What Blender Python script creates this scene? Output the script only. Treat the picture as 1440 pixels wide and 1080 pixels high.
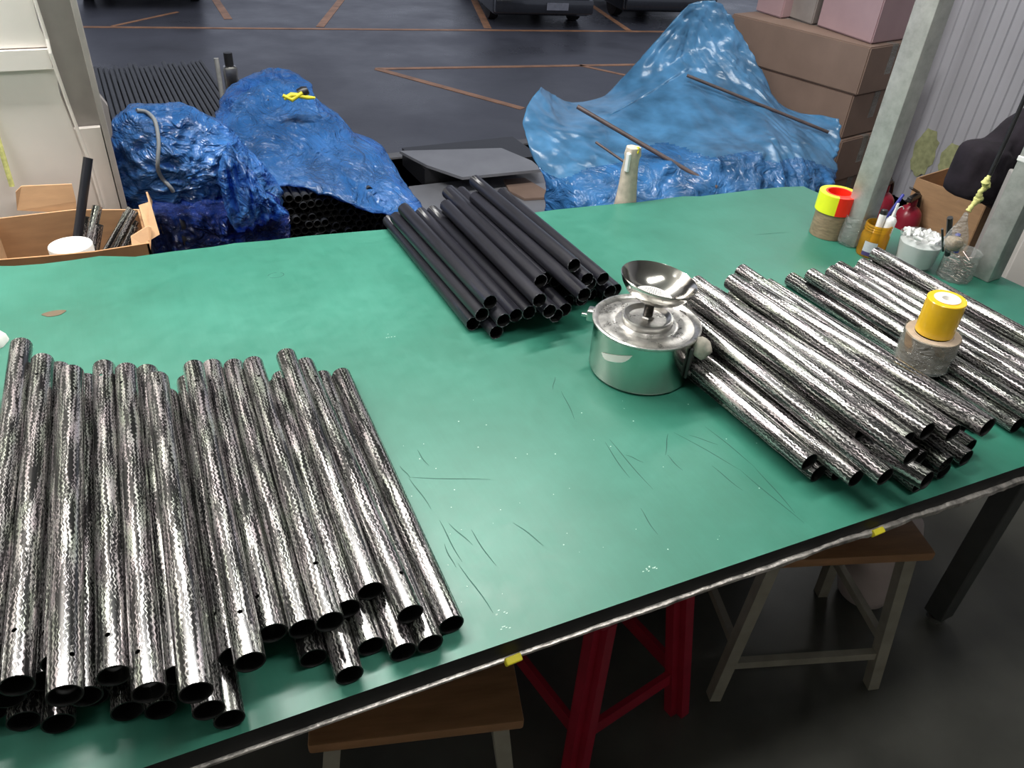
import bpy, bmesh, math, random
import numpy as np
from mathutils import Vector, Matrix, noise

random.seed(7)
for o in list(bpy.data.objects): bpy.data.objects.remove(o)
sc = bpy.context.scene
COL = sc.collection

# ------------------------------------------------------------------ camera
F = 1081.0; CX, CY = 720.0, 540.0
def _frame():
    d = Vector((610-CX, 2050-CY, F)).normalized(); up = -d
    a = Vector((3157-CX, -60-CY, F)); a = (a - a.dot(up)*up).normalized()
    return a, up.cross(a), up
AX, AY, AZ = _frame()                      # world axes seen from the camera frame (x right, y down, z forward)
CAM = Vector((0, 0, 1.58))
def ray(px, py):
    v = Vector((px-CX, py-CY, F)); return Vector((AX.dot(v), AY.dot(v), AZ.dot(v)))
def P(px, py, z):                          # point of the level plane z on a sight line
    w = ray(px, py); return CAM + w*((z-CAM.z)/w.z)
def Q(px, py, Y):                          # point of the upright plane y = Y on a sight line
    w = ray(px, py); return CAM + w*(Y/w.y)
cam = bpy.data.cameras.new('camera'); cam.sensor_fit = 'HORIZONTAL'; cam.sensor_width = 36
cam.lens = F/1440*36; cam.clip_start = .02; cam.clip_end = 200
camo = bpy.data.objects.new('camera', cam); COL.objects.link(camo)
m = Matrix.Identity(4)
cx_, cy_, cz_ = Vector((AX.x, AY.x, AZ.x)), -Vector((AX.y, AY.y, AZ.y)), -Vector((AX.z, AY.z, AZ.z))
for r_ in range(3): m[r_][0], m[r_][1], m[r_][2] = cx_[r_], cy_[r_], cz_[r_]
m.translation = CAM; camo.matrix_world = m
sc.camera = camo

# ------------------------------------------------------------------ world, lamps, exposure
sc.view_settings.view_transform = 'Standard'; sc.view_settings.look = 'None'
sc.view_settings.exposure = 0.0; sc.view_settings.gamma = 1.0; sc.view_settings.use_curve_mapping = False
w = bpy.data.worlds.new('dusk'); sc.world = w; w.use_nodes = True
bg = w.node_tree.nodes['Background']; bg.inputs[0].default_value = (.52, .56, .68, 1); bg.inputs[1].default_value = .85

def area(name, loc, size, power, col, rot=(0, 0, 0)):
    l = bpy.data.lights.new(name, 'AREA'); l.shape = 'RECTANGLE'; l.size, l.size_y = size; l.energy = power; l.color = col
    o = bpy.data.objects.new(name, l); o.location = loc; o.rotation_euler = rot; COL.objects.link(o); return o
LAMPS = [  # location, (length, width), power
    ((.25, 2.0, 2.8), (2.4, .15), 112, 0.0),
    ((3.2, 2.85, 2.58), (1.2, .10), 17, 0.0),
    ((.95, .40, 2.62), (1.3, .3), 20, 0.0),
    ((-1.45, .9, 2.62), (1.0, .3), 12, 0.0),  # added fill lamp, brightens the white panel at the left
]
for k, (l, s, p, rz) in enumerate(LAMPS):
    area('lamp_light', l, s, p, (1.0, .985, .95))

# ------------------------------------------------------------------ object helpers
def props(o, label=None, cat=None, group=None, kind=None):
    if label: o['label'] = label
    if cat: o['category'] = cat
    if group: o['group'] = group
    if kind: o['kind'] = kind
    return o
def thing(name, label, cat, loc=(0, 0, 0), rot=(0, 0, 0), group=None):
    o = bpy.data.objects.new(name, None); o.empty_display_size = .05; COL.objects.link(o)
    o.location = loc; o.rotation_euler = rot
    return props(o, label, cat, group)
def obj(name, me, mats=(), parent=None, loc=None, rot=None, smooth=None, **kw):
    if isinstance(me, bmesh.types.BMesh):
        bm = me; me = bpy.data.meshes.new(name); bm.normal_update(); bm.to_mesh(me); bm.free()
    if not isinstance(mats, (list, tuple)): mats = [mats]
    if len(me.materials) == 0:
        for x in mats: me.materials.append(x)
    if smooth is not None:
        for p in me.polygons: p.use_smooth = True
        if smooth < 180: me.set_sharp_from_angle(angle=math.radians(smooth))
    o = bpy.data.objects.new(name, me); COL.objects.link(o)
    if parent: o.parent = parent
    if loc is not None: o.location = loc
    if rot is not None: o.rotation_euler = rot
    return props(o, kw.get('label'), kw.get('cat'), kw.get('group'), kw.get('kind'))
def BM(): return bmesh.new()
def box(bm, c, s, M=None, bev=0, mi=0):
    r = bmesh.ops.create_cube(bm, size=1); vs = r['verts']
    for v in vs: v.co = Vector((v.co.x*s[0], v.co.y*s[1], v.co.z*s[2]))
    if bev:
        es = list({e for v in vs for e in v.link_edges})
        rr = bmesh.ops.bevel(bm, geom=es, offset=bev, segments=2, affect='EDGES', profile=.5)
        vs = list({v for f in rr['faces'] for v in f.verts} | {v for v in vs if v.is_valid})
    T = Matrix.Translation(Vector(c)) @ (M.to_4x4() if M is not None else Matrix.Identity(4))
    for v in vs: v.co = T @ v.co
    if mi:
        for f in {f for v in vs for f in v.link_faces}: f.material_index = mi
    return vs
def lathe(bm, prof, n=40, c=(0, 0, 0), M=None, wob=None, mi=0, close=False):
    rings = []
    for r, z in prof:
        if r < 1e-6: ring = [bm.verts.new((0, 0, z))]
        else:
            ring = []
            for i in range(n):
                a = 2*math.pi*i/n; q = r if wob is None else r*wob(a, z)
                ring.append(bm.verts.new((q*math.cos(a), q*math.sin(a), z)))
        rings.append(ring)
    prs = list(zip(rings, rings[1:]))
    if close: prs.append((rings[-1], rings[0]))
    for A, B in prs:
        for i in range(n):
            j = (i+1) % n
            if len(A) == 1 and len(B) == 1: continue
            if len(A) == 1: f = bm.faces.new((A[0], B[j], B[i]))
            elif len(B) == 1: f = bm.faces.new((A[i], A[j], B[0]))
            else: f = bm.faces.new((A[i], A[j], B[j], B[i]))
            f.material_index = mi
    T = Matrix.Translation(Vector(c)) @ (M.to_4x4() if M is not None else Matrix.Identity(4))
    for R_ in rings:
        for v in R_: v.co = T @ v.co
    return rings
def axisM(d):                                # rotation taking z to direction d
    return Vector((0, 0, 1)).rotation_difference(Vector(d).normalized()).to_matrix()
def tube(bm, pts, r, n=10, cap=True, mi=0):
    pts = [Vector(p) for p in pts]; rs = r if isinstance(r, (list, tuple)) else [r]*len(pts)
    rings = []; u = None
    for i, p in enumerate(pts):
        t = (pts[min(i+1, len(pts)-1)]-pts[max(i-1, 0)]).normalized()
        if u is None: u = t.orthogonal().normalized()
        u = (u-u.dot(t)*t).normalized(); v = t.cross(u)
        rings.append([bm.verts.new(p+rs[i]*(math.cos(2*math.pi*k/n)*u+math.sin(2*math.pi*k/n)*v)) for k in range(n)])
    for A, B in zip(rings, rings[1:]):
        for k in range(n):
            f = bm.faces.new((A[k], A[(k+1) % n], B[(k+1) % n], B[k])); f.material_index = mi
    if cap:
        bm.faces.new(rings[0][::-1]).material_index = mi; bm.faces.new(rings[-1]).material_index = mi
def prism(bm, pts, z0, z1, mi_top=0, mi_side=0, mi_bot=0):
    a = [bm.verts.new((p[0], p[1], z0)) for p in pts]; b = [bm.verts.new((p[0], p[1], z1)) for p in pts]
    n = len(pts)
    area2 = sum(pts[i][0]*pts[(i+1) % n][1]-pts[(i+1) % n][0]*pts[i][1] for i in range(n))
    if area2 < 0: a.reverse(); b.reverse()
    bm.faces.new(b).material_index = mi_top; bm.faces.new(a[::-1]).material_index = mi_bot
    for i in range(n): bm.faces.new((a[i], a[(i+1) % n], b[(i+1) % n], b[i])).material_index = mi_side
def bar(bm, a, b, w_, h_, up=(0, 0, 1), mi=0):     # rectangular bar from a to b
    a, b = Vector(a), Vector(b); d = (b-a); L = d.length; d.normalize()
    s = d.cross(Vector(up))
    if s.length < 1e-4: s = Vector((1, 0, 0))
    s.normalize(); u = s.cross(d)
    M = Matrix((s, d, u)).transposed()
    return box(bm, (a+b)/2, (w_, L, h_), M, mi=mi)
def fbm(p, s, seed=0):
    return noise.fractal(Vector((p[0]*s+seed, p[1]*s+seed*.7, p[2]*s-seed)), 1.0, 2.0, 4)

# ------------------------------------------------------------------ materials
class N:
    def __init__(s, name):
        s.m = bpy.data.materials.new(name); s.m.use_nodes = True; s.t = s.m.node_tree; s.b = s.t.nodes['Principled BSDF']
        s.out = s.t.nodes['Material Output']
    def new(s, ty, **kw):
        n = s.t.nodes.new(ty)
        for k, v in kw.items():
            if k.startswith('i_'):
                key = k[2:]; n.inputs[int(key) if key.isdigit() else key].default_value = v
            else: setattr(n, k, v)
        return n
    def l(s, a, b): s.t.links.new(a, b)
    def set(s, **kw):
        for k, v in kw.items():
            s.b.inputs[k.replace('_', ' ')].default_value = v
        return s
    def coord(s, which='Object', scale=(1, 1, 1)):
        c = s.new('ShaderNodeTexCoord'); mp = s.new('ShaderNodeMapping'); mp.inputs['Scale'].default_value = scale
        s.l(c.outputs[which], mp.inputs[0]); return mp.outputs[0]
    def noise(s, vec, scale, detail=4, rough=.55):
        n = s.new('ShaderNodeTexNoise', i_Scale=scale, i_Detail=detail, i_Roughness=rough)
        if vec is not None: s.l(vec, n.inputs['Vector'])
        return n.outputs[0]
    def ramp(s, f, stops):
        r = s.new('ShaderNodeValToRGB'); e = r.color_ramp.elements
        while len(e) < len(stops): e.new(.5)
        for x, (p, c) in zip(e, stops): x.position = p; x.color = c if len(c) == 4 else (*c, 1)
        s.l(f, r.inputs[0]); return r.outputs[0]
    def math(s, op, a, b=None, c=None):
        n = s.new('ShaderNodeMath', operation=op)
        for i, x in enumerate((a, b, c)):
            if x is None: continue
            if isinstance(x, (int, float)): n.inputs[i].default_value = x
            else: s.l(x, n.inputs[i])
        return n.outputs[0]
    def bump(s, h, strength, dist=.002):
        b = s.new('ShaderNodeBump'); b.inputs['Strength'].default_value = strength; b.inputs['Distance'].default_value = dist
        s.l(h, b.inputs['Height']); s.l(b.outputs[0], s.b.inputs['Normal']); return b
def g(v, a=0): return (v, v, v, 1)
def mat(name, col, rough=.5, metal=0, spec=.5, var=.12, scale=20, bump=0, dist=.001, sc3=(1, 1, 1), coat=0):
    n = N(name); v = n.coord('Object', sc3); f = n.noise(v, scale)
    lo = tuple(c*(1-var) for c in col); hi = tuple(min(1, c*(1+var)) for c in col)
    n.l(n.ramp(f, [(.3, lo), (.7, hi)]), n.b.inputs['Base Color'])
    n.set(Roughness=rough, Metallic=metal, Specular_IOR_Level=spec, Coat_Weight=coat)
    if bump: n.bump(f, bump, dist)
    return n.m

def green_mat():
    n = N('green_rubber'); v = n.coord('Object')
    a = n.noise(v, 3.2, 6, .6); b = n.noise(v, 38, 5, .6)
    mp = n.new('ShaderNodeMapping'); mp.inputs['Rotation'].default_value = (0, 0, .6); mp.inputs['Scale'].default_value = (60, 4, 1); n.l(v, mp.inputs[0])
    s_ = n.noise(mp.outputs[0], 3, 5, .7)
    m1 = n.math('MULTIPLY_ADD', a, .75, n.math('MULTIPLY', b, .17)); m1 = n.math('MULTIPLY_ADD', s_, .12, m1)
    n.l(n.ramp(m1, [(.34, (.018, .130, .084)), (.52, (.025, .165, .112)), (.72, (.040, .21, .15))]), n.b.inputs['Base Color'])
    rr = n.math('MULTIPLY_ADD', b, .14, .36); n.l(rr, n.b.inputs['Roughness']); n.set(Specular_IOR_Level=.68)
    n.bump(b, .12, .001); return n.m
M_GREEN = green_mat()
M_BLACKEDGE = mat('black_edge', (.008, .008, .009), .55, var=.3)

def carbon(name, glint, dark=.012, amount=.5, rough=.18):
    n = N(name)
    uv = n.new('ShaderNodeUVMap'); sp = n.new('ShaderNodeSeparateXYZ'); n.l(uv.outputs[0], sp.inputs[0])
    oi = n.new('ShaderNodeObjectInfo'); rnd = oi.outputs['Random']
    u, v = sp.outputs[0], sp.outputs[1]
    nz = n.new('ShaderNodeTexNoise', noise_dimensions='2D', i_Scale=1.0, i_Detail=2.0)
    cb = n.new('ShaderNodeCombineXYZ'); n.l(n.math('MULTIPLY', u, 90), cb.inputs[0]); n.l(n.math('MULTIPLY_ADD', v, 16, n.math('MULTIPLY', rnd, 50)), cb.inputs[1]); n.l(cb.outputs[0], nz.inputs[0])
    wob = nz.outputs[0]
    tri = n.math('PINGPONG', n.math('ADD', n.math('MULTIPLY', v, 1.0), n.math('MULTIPLY', wob, .008)), .0048)      # zigzag along the length
    uu = n.math('MULTIPLY_ADD', tri, .34, u); uu = n.math('MULTIPLY_ADD', wob, .006, uu)
    st = n.new('ShaderNodeTexNoise', noise_dimensions='2D', i_Scale=1.0, i_Detail=3.5, i_Roughness=.62)
    c2 = n.new('ShaderNodeCombineXYZ'); n.l(n.math('MULTIPLY', uu, 330), c2.inputs[0]); n.l(n.math('MULTIPLY_ADD', v, 9, n.math('MULTIPLY', rnd, 90)), c2.inputs[1]); n.l(c2.outputs[0], st.inputs[0])
    fl = n.new('ShaderNodeTexNoise', noise_dimensions='2D', i_Scale=1.0, i_Detail=3.0)
    c3 = n.new('ShaderNodeCombineXYZ'); n.l(n.math('MULTIPLY', uu, 700), c3.inputs[0]); n.l(n.math('MULTIPLY', v, 190), c3.inputs[1]); n.l(c3.outputs[0], fl.inputs[0])
    s2 = n.math('MULTIPLY_ADD', fl.outputs[0], .30, n.math('MULTIPLY', st.outputs[0], .80))
    msk = n.new('ShaderNodeMapRange'); msk.inputs[1].default_value = .545; msk.inputs[2].default_value = .64; n.l(s2, msk.inputs[0])
    mx = n.new('ShaderNodeMix', data_type='RGBA'); n.l(msk.outputs[0], mx.inputs[0]); mx.inputs[6].default_value = g(dark); mx.inputs[7].default_value = (*glint, 1)
    tint = n.new('ShaderNodeTexNoise', noise_dimensions='2D', i_Scale=1.0); c4 = n.new('ShaderNodeCombineXYZ'); n.l(n.math('MULTIPLY', u, 55), c4.inputs[0]); n.l(n.math('MULTIPLY_ADD', v, 14, n.math('MULTIPLY', rnd, 70)), c4.inputs[1]); n.l(c4.outputs[0], tint.inputs[0])
    tc = n.ramp(tint.outputs[0], [(.30, (.78, .95, .74)), (.48, (1, 1, 1)), (.68, (1.0, .82, .96))])
    mt = n.new('ShaderNodeMix', data_type='RGBA', blend_type='MULTIPLY'); mt.inputs[0].default_value = amount; n.l(mx.outputs[2], mt.inputs[6]); n.l(tc, mt.inputs[7])
    n.l(mt.outputs[2], n.b.inputs['Base Color'])
    n.l(n.math('MULTIPLY_ADD', msk.outputs[0], .10, rough), n.b.inputs['Roughness'])
    n.l(n.math('MULTIPLY_ADD', msk.outputs[0], .85, .05), n.b.inputs['Metallic'])
    n.set(Coat_Weight=.0, Specular_IOR_Level=.5)
    return n.m
M_CARBON = carbon('woven_carbon', (.54, .525, .505))
M_BLACKTUBE = mat('black_satin', (.012, .012, .017), .33, spec=.5, var=.35, scale=60, sc3=(1, .1, 1))
M_TUBEIN = mat('tube_inside', (.006, .006, .006), .6, var=.3)
M_FARTUBE = mat('dull_black_tube', (.03, .032, .038), .45, var=.3)
M_STEEL = mat('polished_steel', (.62, .60, .56), .16, metal=1, var=.08, scale=14, bump=.02)
M_STEELB = mat('brushed_steel', (.56, .55, .53), .28, metal=1, var=.18, scale=30, bump=.05)
M_DIRTY = N('soiled_steel')
def dirty(n):
    v = n.coord('Object'); a = n.noise(v, 34, 8, .75)
    n.l(n.ramp(a, [(.30, (.10, .095, .09)), (.42, (.42, .41, .39)), (.60, (.66, .64, .61))]), n.b.inputs['Base Color'])
    n.l(n.math('MULTIPLY_ADD', a, .3, .15), n.b.inputs['Roughness']); n.set(Metallic=.85); n.bump(a, .15, .001); return n.m
M_DIRTY = dirty(M_DIRTY)
M_GALV = N('galvanised_steel')
def galv(n):
    v = n.coord('Object'); a = n.noise(v, 9, 7, .7); b = n.noise(v, 55, 4)
    n.l(n.ramp(n.math('MULTIPLY_ADD', a, .7, n.math('MULTIPLY', b, .3)), [(.34, (.30, .30, .285)), (.5, (.44, .44, .425)), (.7, (.58, .58, .56))]), n.b.inputs['Base Color'])
    n.set(Metallic=.35, Roughness=.45); n.bump(b, .1, .001); return n.m
M_GALV = galv(M_GALV)
M_SCREW = mat('greasy_screw', (.10, .09, .08), .35, metal=.8, var=.5, scale=60)
M_DARKSTEEL = mat('dark_painted_steel', (.055, .058, .055), .5, metal=.2)
M_EDGESTRIP = mat('edge_strip', (.46, .43, .40), .38, metal=.6, var=.6, scale=70, bump=.6, dist=.003)
M_WHITE = mat('white_panel', (.88, .82, .77), .5, var=.05, scale=4)
M_CEIL = mat('ceiling_white', (.62, .62, .60), .8, var=.05, scale=3)
M_FRAMEG = mat('grey_frame', (.34, .31, .29), .5, var=.15, scale=8)
M_CARD = mat('cardboard', (.50, .30, .16), .8, var=.10, scale=12, sc3=(1, 1, 5))
M_CARDEDGE = mat('cardboard_worn', (.42, .22, .10), .8, var=.2, scale=12)
M_CARDOUT = mat('cardboard_outdoor', (.27, .185, .145), .75, var=.10, scale=6)
M_CARDPINK = mat('pinkish_carton', (.50, .34, .36), .7, var=.06, scale=6)
M_CONC = mat('platform_concrete', (.17, .17, .18), .5, var=.25, scale=5)
M_SLAB = mat('grey_board', (.23, .235, .26), .35, var=.12, scale=5)
M_WOOD = mat('stool_wood', (.30, .15, .065), .5, var=.2, scale=10, sc3=(1, 8, 1))
M_STOOLLEG = mat('stool_leg', (.27, .25, .20), .5, var=.15)
M_RED = mat('red_plastic', (.30, .010, .028), .35, var=.1)
M_FLOOR = mat('workshop_floor', (.075, .075, .065), .38, var=.3, scale=4)
M_YELTAPE = mat('yellow_tape', (.86, .52, .02), .22, var=.06, spec=.6, coat=.3)
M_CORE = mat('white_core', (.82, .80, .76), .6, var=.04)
M_BROWN = mat('brown_tape', (.27, .19, .12), .32, var=.3, scale=50, sc3=(1, 1, 4), bump=.3, coat=.3)
M_BROWNTOP = mat('tape_side', (.42, .33, .25), .5, var=.15, scale=60)
M_NEONY = mat('neon_yellow', (.80, .88, .02), .35, var=.04); M_NEONR = mat('neon_red', (1.0, .03, .012), .35, var=.04)
M_EXT = mat('extinguisher_red', (.30, .02, .04), .3, var=.1)
M_BLACKP = mat('black_plastic', (.015, .015, .017), .4, var=.2)
M_CLOTH = mat('dark_cloth', (.018, .013, .02), .9, var=.4)
M_WHITEP = mat('white_plastic', (.80, .81, .80), .35, var=.03)
M_JUG = mat('milky_plastic', (.50, .42, .40), .45, var=.08)
M_BLUEP = mat('blue_plastic', (.05, .06, .40), .35, var=.1)
M_CAB = mat('cabinet_grey', (.52, .50, .47), .45, var=.04, scale=4)
M_PUTTY = mat('putty', (.50, .47, .40), .7, var=.2, scale=90, bump=.4)
M_BUNDLE = mat('dark_bundle', (.02, .02, .024), .5, var=.5, scale=30, sc3=(1, .1, 1))
M_CABD = mat('cabinet_recess', (.28, .26, .24), .5, var=.1)
M_BEIGE = mat('beige_wrap', (.50, .44, .36), .7, var=.25, scale=40, bump=.4)
M_CORD = mat('grey_cord', (.16, .17, .18), .7); M_YEL = mat('yellow_plastic', (.75, .65, .03), .45, var=.15)
M_YCORD = mat('yellowed_cord', (.55, .55, .20), .8, var=.3, scale=80)
M_CARPAINT = mat('dark_car_paint', (.035, .037, .042), .2, metal=.2, var=.1, coat=.6)
M_TYRE = mat('tyre', (.012, .012, .012), .8); M_TRIM = mat('bright_trim', (.5, .5, .52), .25, metal=.9)
M_GLASSD = mat('dark_window', (.02, .022, .028), .08)
M_LINE = mat('orange_paint', (.52, .25, .12), .5, var=.3, scale=5)
M_RUST = mat('brown_rod', (.075, .05, .048), .5, var=.3)
M_STAIN = mat('stain_brown', (.12, .085, .05), .7); M_SCR = mat('cut_mark', (.012, .075, .055), .7); M_CHIP = mat('pale_fleck', (.45, .62, .54), .6)

def asphalt():
    n = N('wet_asphalt'); v = n.coord('Object'); a = n.noise(v, .55, 6, .6); b = n.noise(v, 30, 3)
    n.l(n.ramp(n.math('MULTIPLY_ADD', a, .85, n.math('MULTIPLY', b, .12)), [(.3, (.070, .070, .078)), (.55, (.10, .10, .113)), (.8, (.13, .13, .148))]), n.b.inputs['Base Color'])
    n.l(n.ramp(a, [(.35, g(.22)), (.65, g(.5))]), n.b.inputs['Roughness']); n.set(Specular_IOR_Level=.35); n.bump(b, .15, .003); return n.m
M_ASPH = asphalt()
def ribbed():
    n = N('ribbed_panel'); v = n.coord('Object'); a = n.noise(v, 3, 5); n.l(n.ramp(a, [(.3, (.47, .47, .51)), (.7, (.53, .53, .58))]), n.b.inputs['Base Color']); n.set(Roughness=.45); return n.m
M_RIB = ribbed()
def film(name, col, trans, ttint, rough=.2, bump=1.0, scale=14, em=0):
    n = N(name); v = n.coord('Object')
    mp = n.new('ShaderNodeMapping'); mp.inputs['Scale'].default_value = (1, .6, 1.5); n.l(v, mp.inputs[0])
    nz = n.new('ShaderNodeTexNoise', i_Scale=scale, i_Detail=5.0, i_Roughness=.55, i_Distortion=1.2); n.l(mp.outputs[0], nz.inputs['Vector'])
    rid = n.math('ABSOLUTE', n.math('SUBTRACT', nz.outputs[0], .5))
    a = n.noise(v, 7, 3)
    n.l(n.ramp(a, [(.3, tuple(c*.55 for c in col)), (.7, tuple(min(1, c*1.35) for c in col))]), n.b.inputs['Base Color'])
    n.set(Roughness=rough, Specular_IOR_Level=.8)
    bp = n.bump(rid, bump, .06)
    tr = n.new('ShaderNodeBsdfTransparent'); tr.inputs[0].default_value = (*ttint, 1)
    mx = n.new('ShaderNodeMixShader'); mx.inputs[0].default_value = 1-trans
    n.l(tr.outputs[0], mx.inputs[1]); n.l(n.b.outputs[0], mx.inputs[2]); n.l(mx.outputs[0], n.out.inputs[0]); return n.m
M_FILM = film('blue_film', (.05, .19, .52), .42, (.10, .34, .85), rough=.14, bump=1.0, scale=10)
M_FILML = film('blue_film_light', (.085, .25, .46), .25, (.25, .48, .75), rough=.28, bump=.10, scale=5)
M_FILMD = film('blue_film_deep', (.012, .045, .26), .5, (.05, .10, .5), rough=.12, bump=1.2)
M_CLEAR = film('clear_film', (.75, .77, .74), .72, (.95, .97, .95), rough=.12, bump=1.0, scale=40)
M_CLEARP = film('clear_plastic', (.85, .87, .87), .82, (.95, .96, .96), rough=.2, bump=.0, scale=40)
M_AMBER = film('amber_jar', (.62, .36, .03), .6, (.95, .70, .15), rough=.12, bump=.0)

# ------------------------------------------------------------------ setting
T = .78            # table-top level (upper face of the mat)
GZ = -.95          # parking lot level
bm = BM(); box(bm, (.8, .55, -.05), (7.4, 7.3, .1)); obj('floor', bm, M_FLOOR, kind='structure')
bm = BM(); box(bm, (20, 22, GZ-.05), (120, 80, .1)); obj('ground', bm, M_ASPH, kind='structure')
bm = BM(); box(bm, (.9, 3.2, -.5), (8.2, 2.0, 1.0)); box(bm, (.9, 4.24, -.06), (8.2, .08, .14)); obj('loading_platform', bm, M_CONC, kind='structure')
bm = BM(); box(bm, (.9, .35, 2.95), (6.4, 5.9, .1)); obj('ceiling', bm, M_CEIL, kind='structure')
bm = BM(); box(bm, (1.2, 5.0, 2.96), (9.0, 3.4, .08)); [box(bm, (1.2, 3.4+.8*k, 2.88), (9.0, .06, .08)) for k in range(5)]; obj('added_sky_blocker', bm, M_DARKSTEEL, kind='structure')  # unseen roof added to keep sky reflections off tubes and mat
bm = BM(); box(bm, (.9, -2.6, 1.45), (6.4, .1, 3.1)); obj('wall_back', bm, M_CEIL, kind='structure')
bm = BM(); box(bm, (-2.3, .3, 1.45), (.1, 5.8, 3.1)); obj('wall_left', bm, M_CEIL, kind='structure')
bm = BM(); box(bm, (2.0, 3.2, 2.78), (4.2, .1, .24)); obj('trim_1', bm, M_WHITE, kind='structure')
# front wall of white panels left of the opening
WY = 2.2
xl0, xl1 = -2.25, Q(68, 0, WY).x
zb = [0, Q(40, 97, WY).z, Q(40, 69, WY).z, 2.9]
bm = BM()
pe = [Q(66, 0, WY), Q(78, 60, WY), Q(92, 110, WY), Q(112, 195, WY), Q(138, 262, WY)]
def panel(bm, z0, z1, y, edge):
    pts = [(xl0, z0)] + [(x, z) for x, z in edge] + [(xl0, z1)]
    a = [bm.verts.new((x, y, z)) for x, z in pts]; b = [bm.verts.new((x, y+.06, z)) for x, z in pts]
    bm.faces.new(a); bm.faces.new(b[::-1]); k = len(pts)
    for i in range(k): bm.faces.new((a[i], b[i], b[(i+1) % k], a[(i+1) % k]))
xe = Q(100, 180, WY).x
lo, mid, hi = BM(), BM(), BM()
panel(lo, 0, zb[1]-.003, WY, [(xe+.015, 0), (xe+.015, .75), (xe+.006, .9), (xe-.004, 1.0), (xe, zb[1]-.003)])
panel(mid, zb[1], zb[2], WY-.012, [(xe-.004, zb[1]), (xe-.004, zb[2])])
panel(hi, zb[2]+.003, 2.9, WY, [(xe, zb[2]+.003), (xe-.008, 1.15), (xe-.004, 2.9)])
wf = obj('wall_front', lo, M_WHITE, kind='structure')
obj('rail_panel', mid, M_WHITE, wf); obj('upper_panel', hi, M_WHITE, wf)
# grey metal jamb of the opening: inner web, outer flange, bright torn lip
jb = obj('door_1', BM(), kind='structure') if False else None
a0, a1 = Q(75, 0, WY), Q(165, 290, WY)
xj = Q(105, 60, WY).x
bm = BM(); box(bm, (xe+.035, WY+.03, 1.45), (.075, .012, 2.9)); box(bm, (xe+.075, WY-.002, 1.45), (.014, .075, 2.9), bev=.002)
jm = obj('trim_2', bm, M_FRAMEG, kind='structure')
bm = BM(); box(bm, (xe+.035, WY+.012, .45), (.06, .02, .93)); obj('sheet_cover', bm, M_WHITE, jm)
bm = BM(); tube(bm, [(xe+.008, WY-.012, 2.9), (xe-.004, WY-.016, 1.25), (xe+.001, WY-.014, 1.13), (xe, WY-.02, 1.1), (xe+.008, WY-.012, .98), (xe+.022, WY-.014, .83), (xe+.03, WY-.01, .4)], .004, 8)
obj('torn_lip', bm, M_WHITE, jm)
bm = BM(); pts = [Q(128, 120, 2.5), Q(152, 150, 2.5), Q(160, 190, 2.5), Q(165, 260, 2.5), Vector((Q(165, 260, 2.5).x, 2.5, .002)), Vector((Q(140, 260, 2.5).x, 2.5, .002)), Q(140, 260, 2.5)]
a = [bm.verts.new(p) for p in pts]; b = [bm.verts.new(p+Vector((0, .04, 0))) for p in pts]; bm.faces.new(a); bm.faces.new(b[::-1])
for i in range(7): bm.faces.new((a[i], b[i], b[(i+1) % 7], a[(i+1) % 7]))
obj('leaning_board', bm, M_FRAMEG, label='grey rounded board leaning just outside the left jamb', cat='board')
# ribbed wall on the right
bm = BM(); XR = 4.0
y0, y1 = -2.6, 3.35; k = int((y1-y0)/.058); prof = []
for i in range(k):
    y = y0+i*.058; prof += [(y, 0), (y+.036, 0), (y+.041, .009), (y+.053, .009)]
prof.append((y1, 0))
a = [bm.verts.new((XR+d, y, 0)) for y, d in prof]; b = [bm.verts.new((XR+d, y, 3.1)) for y, d in prof]
for i in range(len(prof)-1): bm.faces.new((a[i], a[i+1], b[i+1], b[i]))
box(bm, (XR+.06, (y0+y1)/2, 1.55), (.09, y1-y0, 3.1))
wr = obj('wall_right', bm, M_RIB, kind='structure')
# yellow-green smears on the ribbed wall (thin paint)
M_SMEAR = mat('yellow_smear', (.40, .42, .22), .7, var=.25, scale=30)
for (px, py, ww, hh, lb) in ((1300, 215, .07, .13, 'larger'), (1336, 226, .06, .09, 'smaller')):
    wv = ray(px, py); t_ = XR/wv.x; c = CAM+wv*t_; bm = BM()
    n_ = 22; vs = [bm.verts.new((XR-.002, c.y+ww*math.cos(2*math.pi*i/n_)*(1+.12*math.sin(i*2.3)), c.z+hh*math.sin(2*math.pi*i/n_)*(1+.10*math.sin(i*3.7)))) for i in range(n_)]
    r = bmesh.ops.extrude_face_region(bm, geom=[bm.faces.new(vs)])
    for v in [q for q in r['geom'] if isinstance(q, bmesh.types.BMVert)]: v.co.x -= .0015
    obj('wall_smear', bm, M_SMEAR, wr)

# parking lines
def stripe(p, q, w_, label):
    a, b = P(*p, GZ), P(*q, GZ); bm = BM(); bar(bm, a+Vector((0, 0, .002)), b+Vector((0, 0, .002)), w_, .006)
    obj('parking_line', bm, M_LINE, label=label, cat='parking line')
stripe((100, 38), (1100, 46), .09, 'long far orange parking line running across the whole lot')
stripe((528, 97), (960, 90), .09, 'nearer orange parking line ending in a corner left of the blue sheet')
stripe((530, 97), (735, 153), .10, 'slanting orange parking line towards the blue sheet from the nearer corner')
stripe((815, 92), (880, 106), .07, 'short slanting orange line inside the nearer bay')
stripe((450, 38), (486, -8), .12, 'orange bay divider left of the middle parked vehicle')
stripe((686, 40), (662, -10), .12, 'orange bay divider at the left side of the boxy dark vehicle')
stripe((884, 43), (825, 3), .10, 'orange bay divider between the two right-hand dark vehicles')
stripe((321, 27), (298, -8), .12, 'short wide orange bay divider right of the leftmost dark car')
stripe((158, 37), (250, 17), .06, 'faint orange slanting line near the leftmost dark car')

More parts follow.
